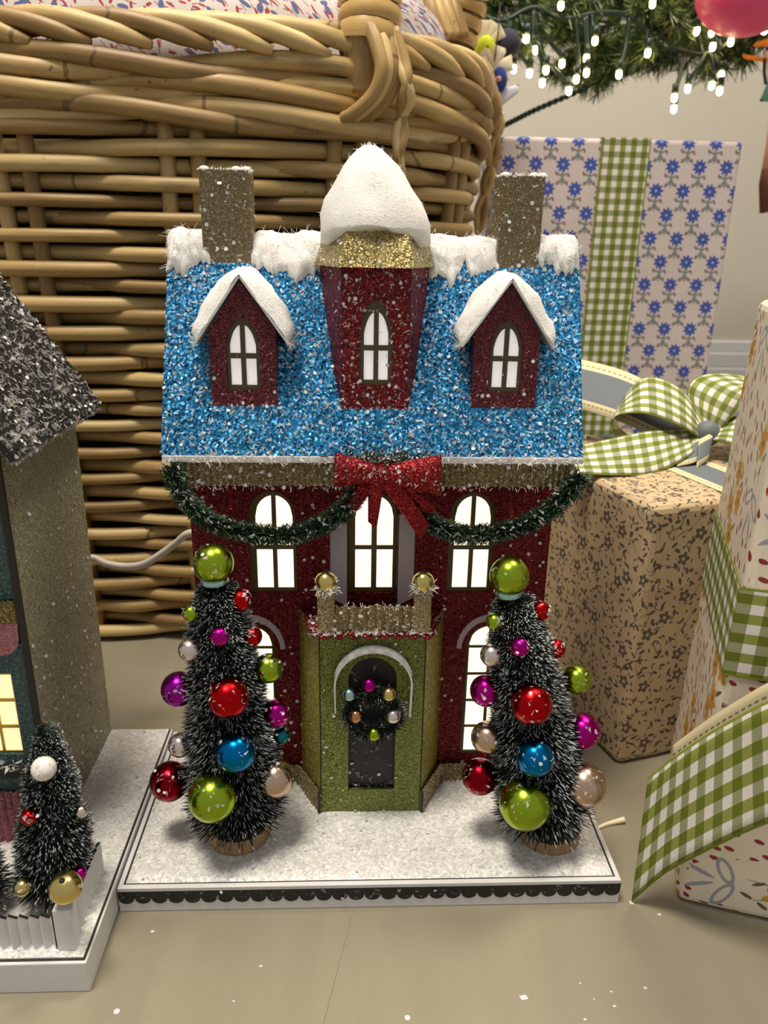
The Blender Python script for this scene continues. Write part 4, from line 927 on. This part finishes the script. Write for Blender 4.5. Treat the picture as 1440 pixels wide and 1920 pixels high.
def band(T, fr, t0, t1, axis='z', name='ribbon_band', mat='gingham', off=0.06):
    """ribbon round the box: axis z = a level belt, axis x = over front and top"""
    a, ux, uy, up, wx, wy, h = fr; g = G()
    if axis == 'z':
        zc, hw = (t0+t1)/2, (t1-t0)/2; e = off
        loop = [a-ux*e-uy*e, a+ux*(wx+e)-uy*e, a+ux*(wx+e)+uy*(wy+e), a-ux*e+uy*(wy+e), a-ux*e-uy*e]; C = []
        for i in range(4):
            for k in range(8): C.append(loop[i]*(1-k/8)+loop[i+1]*k/8+up*zc)
        C.append(loop[0]+up*zc); strip(g, C, [up*hw]*len(C))
    else:
        xc, hw = (t0+t1)/2, (t1-t0)/2; e = off
        pts = [a+ux*xc-uy*e, a+ux*xc-uy*e+up*(h+e), a+ux*xc+uy*(wy+e)+up*(h+e), a+ux*xc+uy*(wy+e)]; C = []
        for i in range(3):
            for k in range(10): C.append(pts[i]*(1-k/10)+pts[i+1]*k/10)
        C.append(pts[3]); strip(g, C, [ux*hw]*len(C))
    return mk(name, g, mat, T, solid=0.05)
TB, fb = gift('gift_box', (15.5, 62, 0), (1, 0.0), 28.0, 16, 47.0, 'blue_flower_paper', 'tall gift in pale paper with blue flower print, gingham ribbon down its front', edge=0.5, uoff=(0.6, 1.1), us=0.88)
band(TB, fb, 11.5, 17.2, 'x')
TF, ff = gift('gift_box', (17.95, 12.1, 0), (0.957, 0.29), 17, 17.5, 19.85, 'vine_paper', 'low tan gift in dark vine and flower print paper with gingham bow on top', edge=0.6)
TC, fc = gift('gift_box', (17.45, 0.05, 0), (0.945, -0.325), 17, 12.3, 32.8, 'dot_paper', 'cream gift with red dots and orange flowers, gingham ribbon round its middle', lean=(0.028, 0.006), edge=0.5, uoff=(2.0, 3.2), swap=True)
band(TC, fc, 14.9, 19.8, 'z')
# bow of two ribbons on the low gift
zt = 20.0
bw = link('ribbon_bow', None, TF, ORG[TF.name])
def rib(name, pts, wv, mat, n=8, u0=0.0, u1=5.0, nu=4):
    C = catmull(pts, n); Wc = catmull(wv, n); g = G(); strip(g, C, Wc, u0, u1, nu)
    return mk(name, g, mat, bw, solid=0.05, smooth=True)
kn = np.array([26.6, 24.5, 21.6])
rib('bow_loop', [kn, (24.6, 25.2, 23.6), (22.0, 26.5, 24.3), (20.0, 27.0, 22.6), (20.6, 25.6, 21.0), (23.5, 24.8, 20.6), kn], [(0.2, 0.5, 0.5), (0.4, 1.6, 1.2), (0.6, 2.2, 1.0), (0.8, 2.3, -0.3), (0.3, 2.2, -0.6), (0.2, 1.4, 0.2), (0.2, 0.5, 0.4)], 'gingham')
rib('bow_loop', [kn, (27.0, 25.6, 24.0), (28.4, 26.2, 25.3), (31.5, 26.6, 25.0), (33.0, 26.4, 23.4), (31.0, 25.6, 22.2), (28.4, 25.0, 21.6), kn], [(-0.5, 0.5, 0.3), (-1.2, 1.7, 0.6), (-0.7, 2.3, 0.4), (0.4, 2.4, 0.3), (0.9, 2.3, 0), (0.5, 2.0, -0.4), (0.2, 1.2, 0), (0.2, 0.5, 0.3)], 'gingham')
rib('bow_tail', [kn, (24.4, 23.4, 21.2), (21.2, 21.8, 20.9), (18.2, 20.8, 20.8), (14.8, 20.4, 20.6)], [(0.1, 0.5, 0.3), (0.2, 1.5, 0.7), (0.3, 2.0, 1.1), (0.3, 2.2, 0.8), (0.2, 2.4, 0.3)], 'gingham')
rib('bow_tail', [kn, (28.2, 23.2, 22.4), (30.4, 21.4, 22.0), (32.4, 19.6, 20.6)], [(0.3, 0.4, 0.3), (0.8, 1.0, 0.9), (1.2, 1.5, 1.2), (1.4, 1.6, 0.8)], 'gingham')
rib('bow_loop', [kn, (24.6, 26.6, 22.2), (21.6, 29.0, 23.6), (18.4, 30.6, 24.4), (15.0, 31.2, 24.9)], [(0.2, 0.5, 0.4), (0.8, 1.6, 1.2), (1.0, 1.8, 1.6), (0.6, 2.0, 1.7), (0.2, 2.0, 1.6)], 'grey_ribbon')
rib('bow_tail', [kn, (25.6, 23.0, 21.0), (23.4, 22.2, 20.4)], [(0.4, 0.3, 0.4), (0.6, 1.2, 0.7), (0.3, 1.2, 0.4)], 'grey_ribbon')
rib('bow_loop', [kn, (26.4, 23.0, 21.2), (25.0, 22.0, 20.7), (26.0, 22.4, 20.3), kn], [(0.3, 0.4, 0.3), (0.5, 0.9, 0.8), (0.4, 1.0, 0.8), (0.4, 0.8, 0.5), (0.3, 0.4, 0.3)], 'grey_ribbon')
g = G(); g.ball(kn+np.array([0, -0.1, 0.1]), 1.05, 14, 10, sq=(1, 0.9, 1)); mk('bow_knot', g, 'grey_satin', bw, smooth=True)
bandF = band(TF, ff, 6.5, 11.0, 'x', 'ribbon_band', 'grey_ribbon'); 
# gingham tail in front of the cream gift: comes down from the gift's own ribbon and rests on the boards
def pxs(l): return [at(*q) for q in l]
up_ = pxs([(1215, 1457, 0.4), (1262, 1420, -0.3), (1320, 1380, -1.2), (1385, 1342, -2.2), (1445, 1312, -3.0), (1530, 1285, -3.6), (1640, 1275, -3.7)])
lo_ = pxs([(1184, 1692, 0.0), (1245, 1640, -0.9), (1312, 1603, -2.2), (1385, 1567, -3.2), (1455, 1538, -4.0), (1550, 1500, -4.5), (1660, 1470, -4.4)])
_a, _ux, _uy, _up = fc[0], fc[1], fc[2], fc[3]           # the tail is tied in at the belt on the gift's front
up_ += [_a+_ux*11.6-_uy*0.9+_up*18.6, _a+_ux*13.4-_uy*0.12+_up*19.4]; lo_ += [_a+_ux*12.2-_uy*0.9+_up*14.2, _a+_ux*14.0-_uy*0.12+_up*15.4]
up_, lo_ = catmull(up_, 8), catmull(lo_, 8); g = G()
strip(g, [(a+b)/2 for a, b in zip(up_, lo_)], [(a-b)/2 for a, b in zip(up_, lo_)], 0, 5.0, 8); mk('ribbon_tail', g, 'gingham', TC, solid=0.05, smooth=True)
b2 = [p+np.array([0.25, 0.7, 0.25+0.012*i]) for i, p in enumerate(up_[8:])]; b3 = [p+np.array([0.3, 0.5, -0.9]) for p in up_[8:]]; g = G()
strip(g, [(a+b)/2 for a, b in zip(b2, b3)], [(a-b)/2 for a, b in zip(b2, b3)], 1.2, -0.1, 3); mk('ribbon_backing', g, 'grey_ribbon', TC, solid=0.05, smooth=True)

g = G(); g.tube(catmull([(16.6, 6.4, 0.25), (15.9, 6.3, 0.14), (15.2, 6.1, 0.1), (14.5, 5.7, 0.12)], 6), [0.2-0.006*i for i in range(19)], 6); mk('frayed_thread', g, 'felt_cream', TC, smooth=True)
# ------------------------------------------------------------------ willow basket
BC = np.array([-19.5, 52.8]); 
bk = thing('willow_basket', (BC[0], BC[1], 0), 'large woven willow basket with rim handles, standing behind the card houses', 'basket')
def ring_pt(s, z, off=0.0):
    """point of the basket wall: s in 0..1 round the rim, counted from the right end through the front"""
    k = z/50.0; A, B_ = 27.2+3.2*k+off, 21.0+2.4*k+off; a = -s*2*PI; e = 2/2.7
    c, sn = math.cos(a), math.sin(a)
    return np.array([BC[0]+A*math.copysign(abs(c)**e, c), BC[1]+B_*math.copysign(abs(sn)**e, sn), z])
# even arc length
_S = np.linspace(0, 1, 721); _P = np.array([ring_pt(s, 25) for s in _S]); _L = np.concatenate([[0], np.cumsum(np.linalg.norm(np.diff(_P, axis=0), axis=1))]); PER = _L[-1]
def s_of(l): return float(np.interp((l % 1.0)*PER, _L, _S))
NST = 14
rows = []; z = 0.9
while z < 43.6: rows.append(z); z += 1.24
for r, z in enumerate(rows):
    for half in range(2):
        st0 = (0.13*r+0.5*half) % 1.0; ln = 0.54; n = 96; pts = []; rr = rng.uniform(0.5, 0.64); rad = []; ph = rng.random()*10
        for i in range(n+1):
            l = st0+ln*i/n; w_ = math.cos(PI*(l % 1.0)*NST+PI*r)
            w_ = math.copysign(abs(w_)**0.7, w_)
            taper = min(1, i/7, (n-i)/7)
            dz = 0.3*noise.noise(Vector((l*7, ph, r*3.1)))+(0.22 if half else -0.1)*(1-taper)
            pts.append(ring_pt(s_of(l), z+dz, 0.72*w_*(0.35+0.65*taper)-0.35*(1-taper))); rad.append(rr*(0.55+0.45*taper)*(1+0.1*noise.noise(Vector((l*14, ph, 5)))))
        g = G(); g.tube(pts, rad, 8, l0=rng.random()*50); mk('willow_rod', g, 'willow', bk, smooth=True)
for i in range(NST):
    for d in (-0.0065, 0.0065):
        l = (i+0.0)/NST+d+0.004; g = G(); g.tube([ring_pt(s_of(l), zz, 0.0) for zz in (0.3, 12, 25, 38, 47.5)], 0.62, 8, l0=rng.random()*30); mk('willow_stake', g, 'willow', bk, smooth=True)
# twisted wale under the rim
for q in range(6):
    n = 170; pts = []; zb = 44.1+(q//2)*1.55
    for i in range(n):
        l = i/n; a = 2*PI*6*l+PI*(q % 2)+q*0.9; pts.append(ring_pt(s_of(l), zb+0.6*math.sin(a)+0.2*noise.noise(Vector((l*8, q, 0))), 0.5+0.6*math.cos(a)))
    g = G(); g.tube(pts, 0.7, 8, closed=True); mk('waling_rod', g, 'willow', bk, smooth=True)
# plaited rim
NB = 44
for i in range(NB):
    l0 = i/NB; g = G(); pts = []; rad = []
    for k in range(15):
        t = k/14; l = l0+0.08*t; a = t*PI
        pts.append(ring_pt(s_of(l), 47.9+2.1*math.sin(a*0.78+0.15), 1.0-2.2*t+0.5*math.sin(a))); rad.append(0.66*min(1, 0.5+t*4, 0.5+(1-t)*4))
    g.tube(pts, rad, 8, l0=rng.random()*40); mk('rim_rod', g, 'willow', bk, smooth=True)
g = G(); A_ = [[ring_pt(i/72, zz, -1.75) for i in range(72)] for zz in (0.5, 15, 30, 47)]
g.add([p for r_ in A_ for p in r_], [(j*72+i, j*72+(i+1) % 72, (j+1)*72+(i+1) % 72, (j+1)*72+i) for j in range(3) for i in range(72)]); mk('gap_shade_shell', g, 'gap_shade', bk, smooth=True)  # added dark shell: paints the shade seen through the gaps between rods
g = G(); pts = [ring_pt(i/60, 0.35, -1.2) for i in range(60)]; g.add(pts, [tuple(range(60))]); mk('basket_floor', g, 'willow', bk, solid=0.4)
# handle at the right end: wrapped arch, canes bound over the rim
ha, hb = at(692, 62, 31.5), at(846, 108, 60.0)
arcp = catmull([ha+np.array([-0.4, 0.4, -4]), ha+np.array([0, 0, 0]), ha+np.array([0.9, 2.5, 7]), (ha+hb)/2+np.array([3.0, 0, 13.5]), hb+np.array([1.6, -2.0, 8]), hb, hb+np.array([0.0, 0.5, -4])], 9)
g = G(); g.tube(arcp, 1.7, 10); hd = mk('handle', g, 'willow', bk, smooth=True)
k = 0; arr = np.array(arcp); d = np.concatenate([[0], np.cumsum(np.linalg.norm(np.diff(arr, axis=0), axis=1))])
for c0 in list(np.arange(3.2, 12.0, 1.25))+list(np.arange(d[-1]-11, d[-1]-1.8, 1.5)):
    C = [np.array([np.interp(c0+e, d, arr[:, j]) for j in range(3)]) for e in (0, 0.4, 0.8, 1.15)]
    g = G(); g.tube(C, [2.25-0.1*(k % 2), 2.35, 2.35, 2.25], 14, caps=False); mk('binding', g, 'willow_wrap', hd, smooth=True); k += 1
def cane(px, r, y0, nm='handle_cane'):
    pts = catmull([at(a, b, y0+dy) for a, b, dy in px], 6); n = len(pts); g = G(); g.tube(pts, [r*(1-0.25*i/n) for i in range(n)], 8, l0=rng.random()*30); mk(nm, g, 'willow', hd, smooth=True)
for i in range(4):
    o = i*13; cane([(692+o, 48, 0.3), (706+o*0.9, 85, -0.4), (715+o*0.75, 130, -0.9), (700+o*0.8, 175, -0.7), (662+o*0.95, 212, -0.1), (640+o, 222, 1.2)], 0.56, 29.4+i*0.55)
for i in range(2):
    w0 = 7 if i else -7; cane([(738, 55, 0.3), (751+w0, 115, -0.2), (761+w0*0.3, 150, -0.6), (762-w0, 185, -0.3), (754-w0*0.2, 215, 0.4), (750+w0, 250, 0.2), (748+w0*0.2, 285, 0), (746-w0, 325, 0.9)], 0.46, 30.3)
for i in range(4):
    o = i*14-14; cane([(812+o, -30, 2), (826+o*1.02, 20, 0), (846+o*0.9, 70, -0.5)], 0.75, 56.5)
cane([(902, 112, 0), (922, 165, -1), (932, 205, -1.5), (918, 240, -1), (886, 262, 0)], 0.62, 54.5, 'handle_cane')
for i in range(2):
    w0 = 7 if i else -7; cane([(900, 120, 0), (918+w0, 175, -0.2), (932-w0, 230, 0), (925+w0, 285, 0), (915-w0, 340, 0.3), (903+w0, 390, 0.6), (896, 440, 1)], 0.5, 55.5)
# printed cloth heaped in the basket
g = G(); nu, nv = 96, 24; vs = []; uv = []
for j in range(nv+1):
    rho = (j/nv)**0.8
    for i in range(nu):
        E_ = ring_pt(i/nu, 47.0, -1.8); pull = 0.0
        for hx, hy in ((ha[0], ha[1]), (hb[0], hb[1])):        # the heap gives way beside the two handle feet
            pull = max(pull, math.exp(-((E_[0]-hx)**2+(E_[1]-hy)**2)/20.0))
        d_ = E_[:2]-BC; d_ = d_*(1-3.4*pull/np.linalg.norm(d_))*rho; x, y = BC+d_
        e = max(0, 1-rho**10); zz = 46.5+8.6*e**0.3+2.2*noise.noise(Vector((x*0.12, y*0.15, 1)))*e+1.5*abs(noise.noise(Vector((x*0.28, y*0.3, 7))))*e
        vs.append((x, y, zz+0.5*noise.noise(Vector((x*0.6, y*0.6, 3)))*e)); uv.append((x*1.0+zz*0.4, y+zz*0.8))
g.add(vs, [(j*nu+i, j*nu+(i+1) % nu, (j+1)*nu+(i+1) % nu, (j+1)*nu+i) for j in range(nv) for i in range(nu)], 0, uv)
tag(mk('printed_cloth', g, 'print_cloth', None, (BC[0], BC[1], 46), smooth=True, solid=0.15, sub=1), 'crumpled white cloth with small red and blue flowers heaped in the willow basket', 'cloth')
# white power cable
g = G(); g.tube(catmull([(-20.6, 14.0, 14.6), (-20.6, 15.8, 14.2), at(170, 1046, 17.5), at(200, 1057, 17.5), at(235, 1062, 17.5), at(268, 1058, 17.2), at(300, 1040, 16.8), at(330, 1018, 16), at(352, 1001, 15.2), (-10.9, 14.3, 17.2), (-9.7, 13.5, 17.3)], 8), 0.26, 8)
tag(mk('power_cable', g, 'white_cable', None, (-14, 17, 12), smooth=True), 'white power cable sagging behind the card houses in front of the basket', 'cable')

# ------------------------------------------------------------------ fir tree with lights
TX, TY = 78.0, 96.0
ct = thing('christmas_tree', (TX, TY, 0), 'green fir tree with low needle branches reaching over the gifts', 'tree')
g = G(); g.tube([(TX, TY, 0), (TX, TY, 60), (TX-1, TY, 140)], [4.5, 4.0, 3.0], 12); mk('trunk', g, 'branch_bark', ct, smooth=True)
def branch(px, dens=1.0, tw=5.0, r=0.55, y0=80.0, root=True):
    P = [at(a, b, y) for a, b, y in px]
    if root: P = [np.array([TX, TY, P[0][2]+6.0]), (P[0]+np.array([TX, TY, P[0][2]+4]))/2]+P
    C = catmull(P, 8); n = len(C); g = G(); g.tube(C, [r*(1.2-0.9*i/n) for i in range(n)], 7); br = mk('branch', g, 'branch_bark', ct, smooth=True)
    k0 = 14 if root else 0; segs = [(np.array(C[k0:]))]
    T0 = np.array(C)
    for i in range(k0, n-2, 2):
        t = T0[i+1]-T0[i]; t /= np.linalg.norm(t)
        for s0 in (-1, 1):
            sd = np.cross(t, [0, 0, 1.0])*s0+np.array([0, 0, rng.normal()*0.5]); d = t*0.75+sd*0.75+rng.normal(size=3)*0.25; d /= np.linalg.norm(d); L = tw*rng.uniform(0.6, 1.15)
            segs.append(np.array([T0[i]+d*L*f+np.array([0, 0, -0.5*f*f]) for f in np.linspace(0, 1, 6)]))
    B_, D_, g = [], [], G()
    for sgm in segs:
        m_ = max(8, int(np.sum(np.linalg.norm(np.diff(sgm, axis=0), axis=1))*17*dens)); k = rng.uniform(0, len(sgm)-1.001, m_); i = k.astype(int); f = (k-i)[:, None]
        q = sgm[i]*(1-f)+sgm[i+1]*f; t = sgm[i+1]-sgm[i]; t /= np.linalg.norm(t, axis=1)[:, None]+1e-9
        dd = rng.normal(size=(m_, 3)); dd -= t*np.sum(dd*t, 1)[:, None]; dd /= np.linalg.norm(dd, axis=1)[:, None]; B_.append(q); D_.append(dd+t*0.9)
        if len(sgm) == 6: g.tube(sgm, [0.16]*6, 5, mi=2)
    B_ = np.concatenate(B_); D_ = np.concatenate(D_); m_ = len(B_)
    g.spikes(B_, D_, rng.uniform(1.4, 2.5, m_), 0.16, mid=0.5, mi0=0, mi1=rng.choice([0, 1], m_, p=[0.45, 0.55]))
    tag(mk('needles', g, ['needle_dark', 'needle_light', 'branch_bark'], br), kind='stuff')
branch([(1330, 40, 84), (1240, 70, 82), (1160, 85, 80), (1090, 70, 78), (1030, 55, 77)], tw=5)
branch([(1360, -10, 80), (1260, 10, 78), (1150, 10, 76), (1040, 10, 75), (940, 15, 74), (885, 35, 74)], tw=6)
branch([(1300, 70, 88), (1220, 95, 86), (1150, 100, 84), (1085, 125, 83), (1050, 135, 82)], 1.0, 3.5)
branch([(1250, 75, 80), (1200, 92, 80), (1150, 125, 79), (1118, 152, 78)], 0.8, 2.2, 0.3)
branch([(1400, 10, 74), (1330, 30, 72), (1270, 40, 71), (1200, 45, 70)], tw=5)
branch([(1440, 60, 80), (1400, 88, 78), (1370, 100, 77), (1340, 118, 76)], 0.8, 2.6, 0.35)
branch([(1430, 20, 90), (1330, 65, 90), (1260, 90, 90), (1200, 80, 90)], tw=5)
branch([(1240, -40, 72), (1120, -10, 70), (1020, 30, 70), (960, 75, 70), (930, 90, 70)], 0.9, 4)
branch([(1460, -30, 76), (1410, -30, 74), (1350, -20, 72), (1290, 10, 71), (1240, 40, 70)], 1.0, 5)
branch([(1450, -120, 74), (1420, -160, 66), (1400, -175, 61), (1392, -178, 58)], 0.8, 2.6, 0.35)
# light string: one wire with bulbs on short stems
ls = thing('light_string', at(1150, 60, 76), 'dark green wire string of small warm lit bulbs hanging in the fir branches', 'string lights')
WP = [(880, 20), (940, 40), (1000, 15), (1060, 35), (1120, 25), (1180, 30), (1240, 80), (1300, 100), (1340, 95), (1390, 60), (1440, 30)]
g = G(); g.tube(catmull([at(a, b, 68) for a, b in WP], 8), 0.3, 6); mk('wire', g, 'wire_green', ls, smooth=True)
stems = [((993, 133), (968, 92), (955, 40)), ((1017, 151), (1013, 105), (985, 45)), ((1024, 127), (1012, 80), (1000, 18)), ((1054, 115), (1030, 75), (1010, 25)), ((1067, 166), (1042, 132), (1018, 110)), ((1161, 135), (1174, 85), (1180, 30)),
         ((1265, 179), (1276, 135), (1272, 100)), ((1264, 200), (1268, 188), (1265, 178)), ((1290, 162), (1310, 125), (1322, 100)), ((1335, 156), (1337, 125), (1330, 98)), ((1350, 166), (1344, 150), (1338, 120)), ((1353, 136), (1345, 120), (1335, 100)),
         ((987, 68), (980, 50), (975, 28)), ((1005, 89), (1000, 60), (1000, 20)), ((1081, 144), (1085, 110), (1080, 30)), ((1100, 132), (1100, 90), (1095, 30)), ((1100, 105), (1102, 70), (1100, 28)), ((1116, 72), (1112, 50), (1110, 27)),
         ((1215, 95), (1212, 80), (1215, 55)), ((1052, 6), (1052, 20), (1055, 33)), ((1337, 83), (1337, 90), (1338, 95)), ((1335, 56), (1338, 75), (1340, 94)), ((1307, 54), (1310, 75), (1315, 98)), ((1341, 38), (1345, 60), (1350, 90)),
         ((1434, 52), (1432, 45), (1430, 36)), ((1224, 2), (1222, 30), (1222, 60)), ((963, 125), (962, 90), (955, 42)), ((1371, 74), (1372, 72), (1375, 70))]
for bpx, mpx, wpx in stems:
    yb = 67+rng.uniform(-1.2, 1.2); b = at(*bpx, yb); g = G(); pts = catmull([at(*wpx, 68), at(*mpx, 67.5), b+np.array([0, 0, 0.5])], 5)
    g.tube(pts, 0.26, 6); g.tube([b+np.array([0, 0, 1.2]), b+np.array([0, 0, 0.3])], 0.4, 8); sm = mk('stem', g, 'wire_green', ls, smooth=True)
    g = G(); g.lathe(b+np.array([0, 0, -0.7]), [(0.1, 0), (0.28, 0.12), (0.34, 0.4), (0.3, 0.8)], 10); mk('bulb', g, 'bulb', sm, smooth=True)
g = G()
for q in (0, 1):
    C = np.array(catmull([at(a, b, 78) for a, b in ((925, 245), (960, 228), (1000, 208), (1060, 182), (1130, 152), (1200, 130), (1275, 98))], 24)); n = len(C); a = np.arange(n)*0.75+q*PI
    C = C+np.stack([np.zeros(n), np.cos(a)*0.16, np.sin(a)*0.2], 1); g.tube(C, 0.2, 6)
g.tube(catmull([at(925, 245, 78), at(905, 262, 79), (14.6, 80.5, 38), (14.2, 81.5, 16), (14.0, 83, 0.3), (17, 88, 0.3)], 8), 0.3, 6)
tag(mk('twisted_cord', g, 'wire_green', None, at(1100, 165, 78), smooth=True), 'thin twisted dark green cord slanting down from the fir branches to the basket', 'cord')
# ornaments in the fir
def orn(name, c, label): return thing(name, c, label, 'ornament')
c = at(1400, -12, 61); g = G(); g.ball(c, 4.6, 32, 20, sq=(1.15, 1, 0.88)); PB = orn('pink_bauble', c, 'large glossy pink bauble hanging in the fir tree'); mk('ball', g, 'pink_gloss', PB, smooth=True)
g = G(); g.lathe(c+np.array([0, 0, 3.95]), [(0.6, 0), (0.6, 0.45), (0.2, 0.5)], 12); mk('cap', g, 'ball_gold', PB)
g = G(); g.tube([c+np.array([0, 0, 4.4]), c+np.array([0.1, 0, 5.2]), at(1400, -175, 61)], 0.08, 5); mk('hanging_loop', g, 'black_cord', PB)
c = at(908, 85, 64); F1 = orn('felt_flower', c, 'felt flower ornament with cream petals and lime green ball beside the basket handle')
g = G(); g.ball(at(910, 98, 64), 1.25, 16, 12, sq=(1, 1, 1.35)); mk('flower_centre', g, 'felt_yellow', F1, smooth=True)
for i in range(5):
    a = (i-2)*0.5; p0 = at(905+i*2, 78, 64); d = np.array([math.sin(a), -0.2, math.cos(a)]); g = G(); sd = np.cross(d, [0, 1, 0]); g.puff(p0-sd*0.4, p0+sd*0.4, p0+d*2.0+sd*0.75, p0+d*2.0-sd*0.75, 0.16, 6, 6, nrm=(0, -1, 0), amp=0.03, back=0.12); mk('petal', g, 'felt_cream', F1, smooth=True)
F2 = orn('felt_flower', at(925, 125, 62), 'cream felt flower with blue centre hanging under the lime green one')
for i in range(6):
    a = i*PI/3+0.3; p0 = at(926, 126, 62); d = np.array([math.sin(a), 0, math.cos(a)]); sd = np.cross(d, [0, 1, 0]); g = G(); g.puff(p0-sd*0.4, p0+sd*0.4, p0+d*2.1+sd*0.85, p0+d*2.1-sd*0.85, 0.18, 6, 6, nrm=(0, -1, 0), amp=0.03, back=0.12); mk('petal', g, 'felt_cream', F2, smooth=True)
g = G(); g.ball(at(936, 150, 61.2), 1.0, 16, 10, sq=(0.9, 0.6, 1.3)); b = mk('flower_centre', g, 'felt_blue', F2, smooth=True)
g = G(); g.ball(at(935, 148, 60.4), 0.3, 10, 8); mk('flower_bead', g, 'felt_pink', b, smooth=True)
g = G(); p0 = at(938, 176, 61.5); d = at(972, 168, 61.5)-p0; g.puff(p0+np.array([0, 0, 0.5]), p0+d+np.array([0, 0, 0.5]), p0+d-np.array([0, 0, 0.3]), p0-np.array([0, 0, 1.4]), 0.2, 6, 6, nrm=(0, -1, 0), back=0.15); mk('white_tuft', g, 'white_felt', F2, smooth=True)
for o_, q in ((F1, ((908, 60, 64), (912, 15, 65.5), (910, 12, 69), (906, 27, 74.2))), (F2, ((926, 122, 62), (934, 60, 61.2), (938, 5, 66), (940, 14, 74.2)))):
    g = G(); g.tube([at(*k) for k in q], 0.08, 5); mk('hanging_loop', g, 'black_cord', o_)
c = at(951, 83, 65); g = G(); g.ball(c, 1.55, 20, 14); NV = orn('navy_bauble', c, 'dark navy felt bauble behind the lime green felt flower'); mk('ball', g, 'felt_navy', NV, smooth=True)
g = G(); g.tube([c+np.array([0, 0, 1.5]), at(950, 14, 67), at(944, 13, 74.2)], 0.08, 5); mk('hanging_loop', g, 'black_cord', NV)
D1 = orn('felt_doll', at(1450, 120, 72), 'felt ornament with orange arms and teal stitched skirt hanging from the fir')
for q in ([(1392, 101), (1440, 108), (1440, 118), (1393, 110)], [(1418, 78), (1460, 66), (1460, 86), (1410, 88)]):
    p = [at(a, b, 72) for a, b in q]; g = G(); g.puff(*p, 0.3, 8, 5, nrm=(0, -1, 0), amp=0.03, back=0.3); mk('arm', g, 'felt_orange', D1, smooth=True)
p = [at(a, b, 72) for a, b in ((1445, 140), (1500, 130), (1520, 195), (1424, 190))]; g = G(); g.puff(*p, 0.9, 10, 8, nrm=(0, -1, 0), amp=0.1, back=0.7); mk('skirt', g, 'felt_teal', D1, smooth=True)
p = [at(a, b, 72) for a, b in ((1436, 95), (1490, 90), (1500, 150), (1440, 150))]; g = G(); g.puff(*p, 0.8, 10, 8, nrm=(0, -1, 0), amp=0.05, back=0.7); mk('body', g, 'felt_pink', D1, smooth=True)
g = G(); g.tube([at(1434, 110, 71.2), at(1433, 135, 71.2), at(1436, 158, 71.0)], 0.22, 6); mk('cord', g, 'black_cord', D1)
g = G(); g.ball(at(1470, 70, 72), 1.9, 18, 12); mk('head', g, 'felt_pink', D1, smooth=True)
for q in (0, 1):
    g = G(); o = q*34; g.tube([at(1458+o, 185, 72), at(1446+o, 270, 72), at(1436+o, 320, 72)], [0.75, 0.65, 0.55], 8); lgp = mk('leg', g, 'felt_pink', D1, smooth=True)
    g = G(); g.tube([at(1437+o, 316, 72), at(1434+o, 345, 72), at(1436+o, 398, 72)], [0.6, 0.75, 0.8], 8); mk('boot', g, 'felt_brown', lgp, smooth=True)
g = G(); g.tube([at(1470, 60, 72), at(1465, 20, 73), at(1440, -20, 73.6)], 0.1, 5); mk('hanging_loop', g, 'black_cord', D1)
# ------------------------------------------------------------------ sequins and crumbs on the boards
for px, py, r, nm in ((219, 1897, 0.16, 6), (764, 1909, 0.15, 6), (1184, 1693, 0.14, 6), (982, 1871, 0.25, 4), (1236, 1715, 0.16, 3), (286, 1747, 0.13, 5), (1152, 1887, 0.11, 4), (1088, 1844, 0.09, 3), (1210, 1853, 0.11, 4), (1097, 1912, 0.1, 4), (489, 1812, 0.09, 5), (438, 1878, 0.07, 5), (1114, 1874, 0.08, 3), (1146, 1860, 0.08, 4)):
    d = FW+RT*((px-720)/F_PX)-UP*((py-960)/F_PX); c = CAM+d*((0.0-CAM[2])/d[2]); n = nm; a0 = rng.random()*6
    g = G(); g.prism([(c[0]+r*math.cos(a0+2*PI*k/n), c[1]+r*math.sin(a0+2*PI*k/n)*(1 if n == 6 else 0.7), 0.0) for k in range(n)], (0, 0, 0.03))
    o = mk('sequin' if n == 6 else 'glitter_crumb', g, 'sequin', None, (c[0], c[1], 0))
    lab = {219: 'loose white hexagon sequin on the floor before the picket fence house', 764: 'loose white hexagon sequin on the floor straight before the green doorway', 1184: 'white hexagon sequin on the floor at the tip of the gingham ribbon',
           982: 'largest clear glitter flake lying on the floor boards', 1236: 'pointed clear glitter flake on the floor beside the cream dotted gift', 286: 'pale crumb on the floor near where the two house bases meet'}
    tag(o, lab.get(px, 'tiny pale glitter crumb lying on the open floor boards'), 'sequin' if n == 6 else 'crumb', 'loose sequins on the floor' if n == 6 else 'glitter crumbs on the floor')
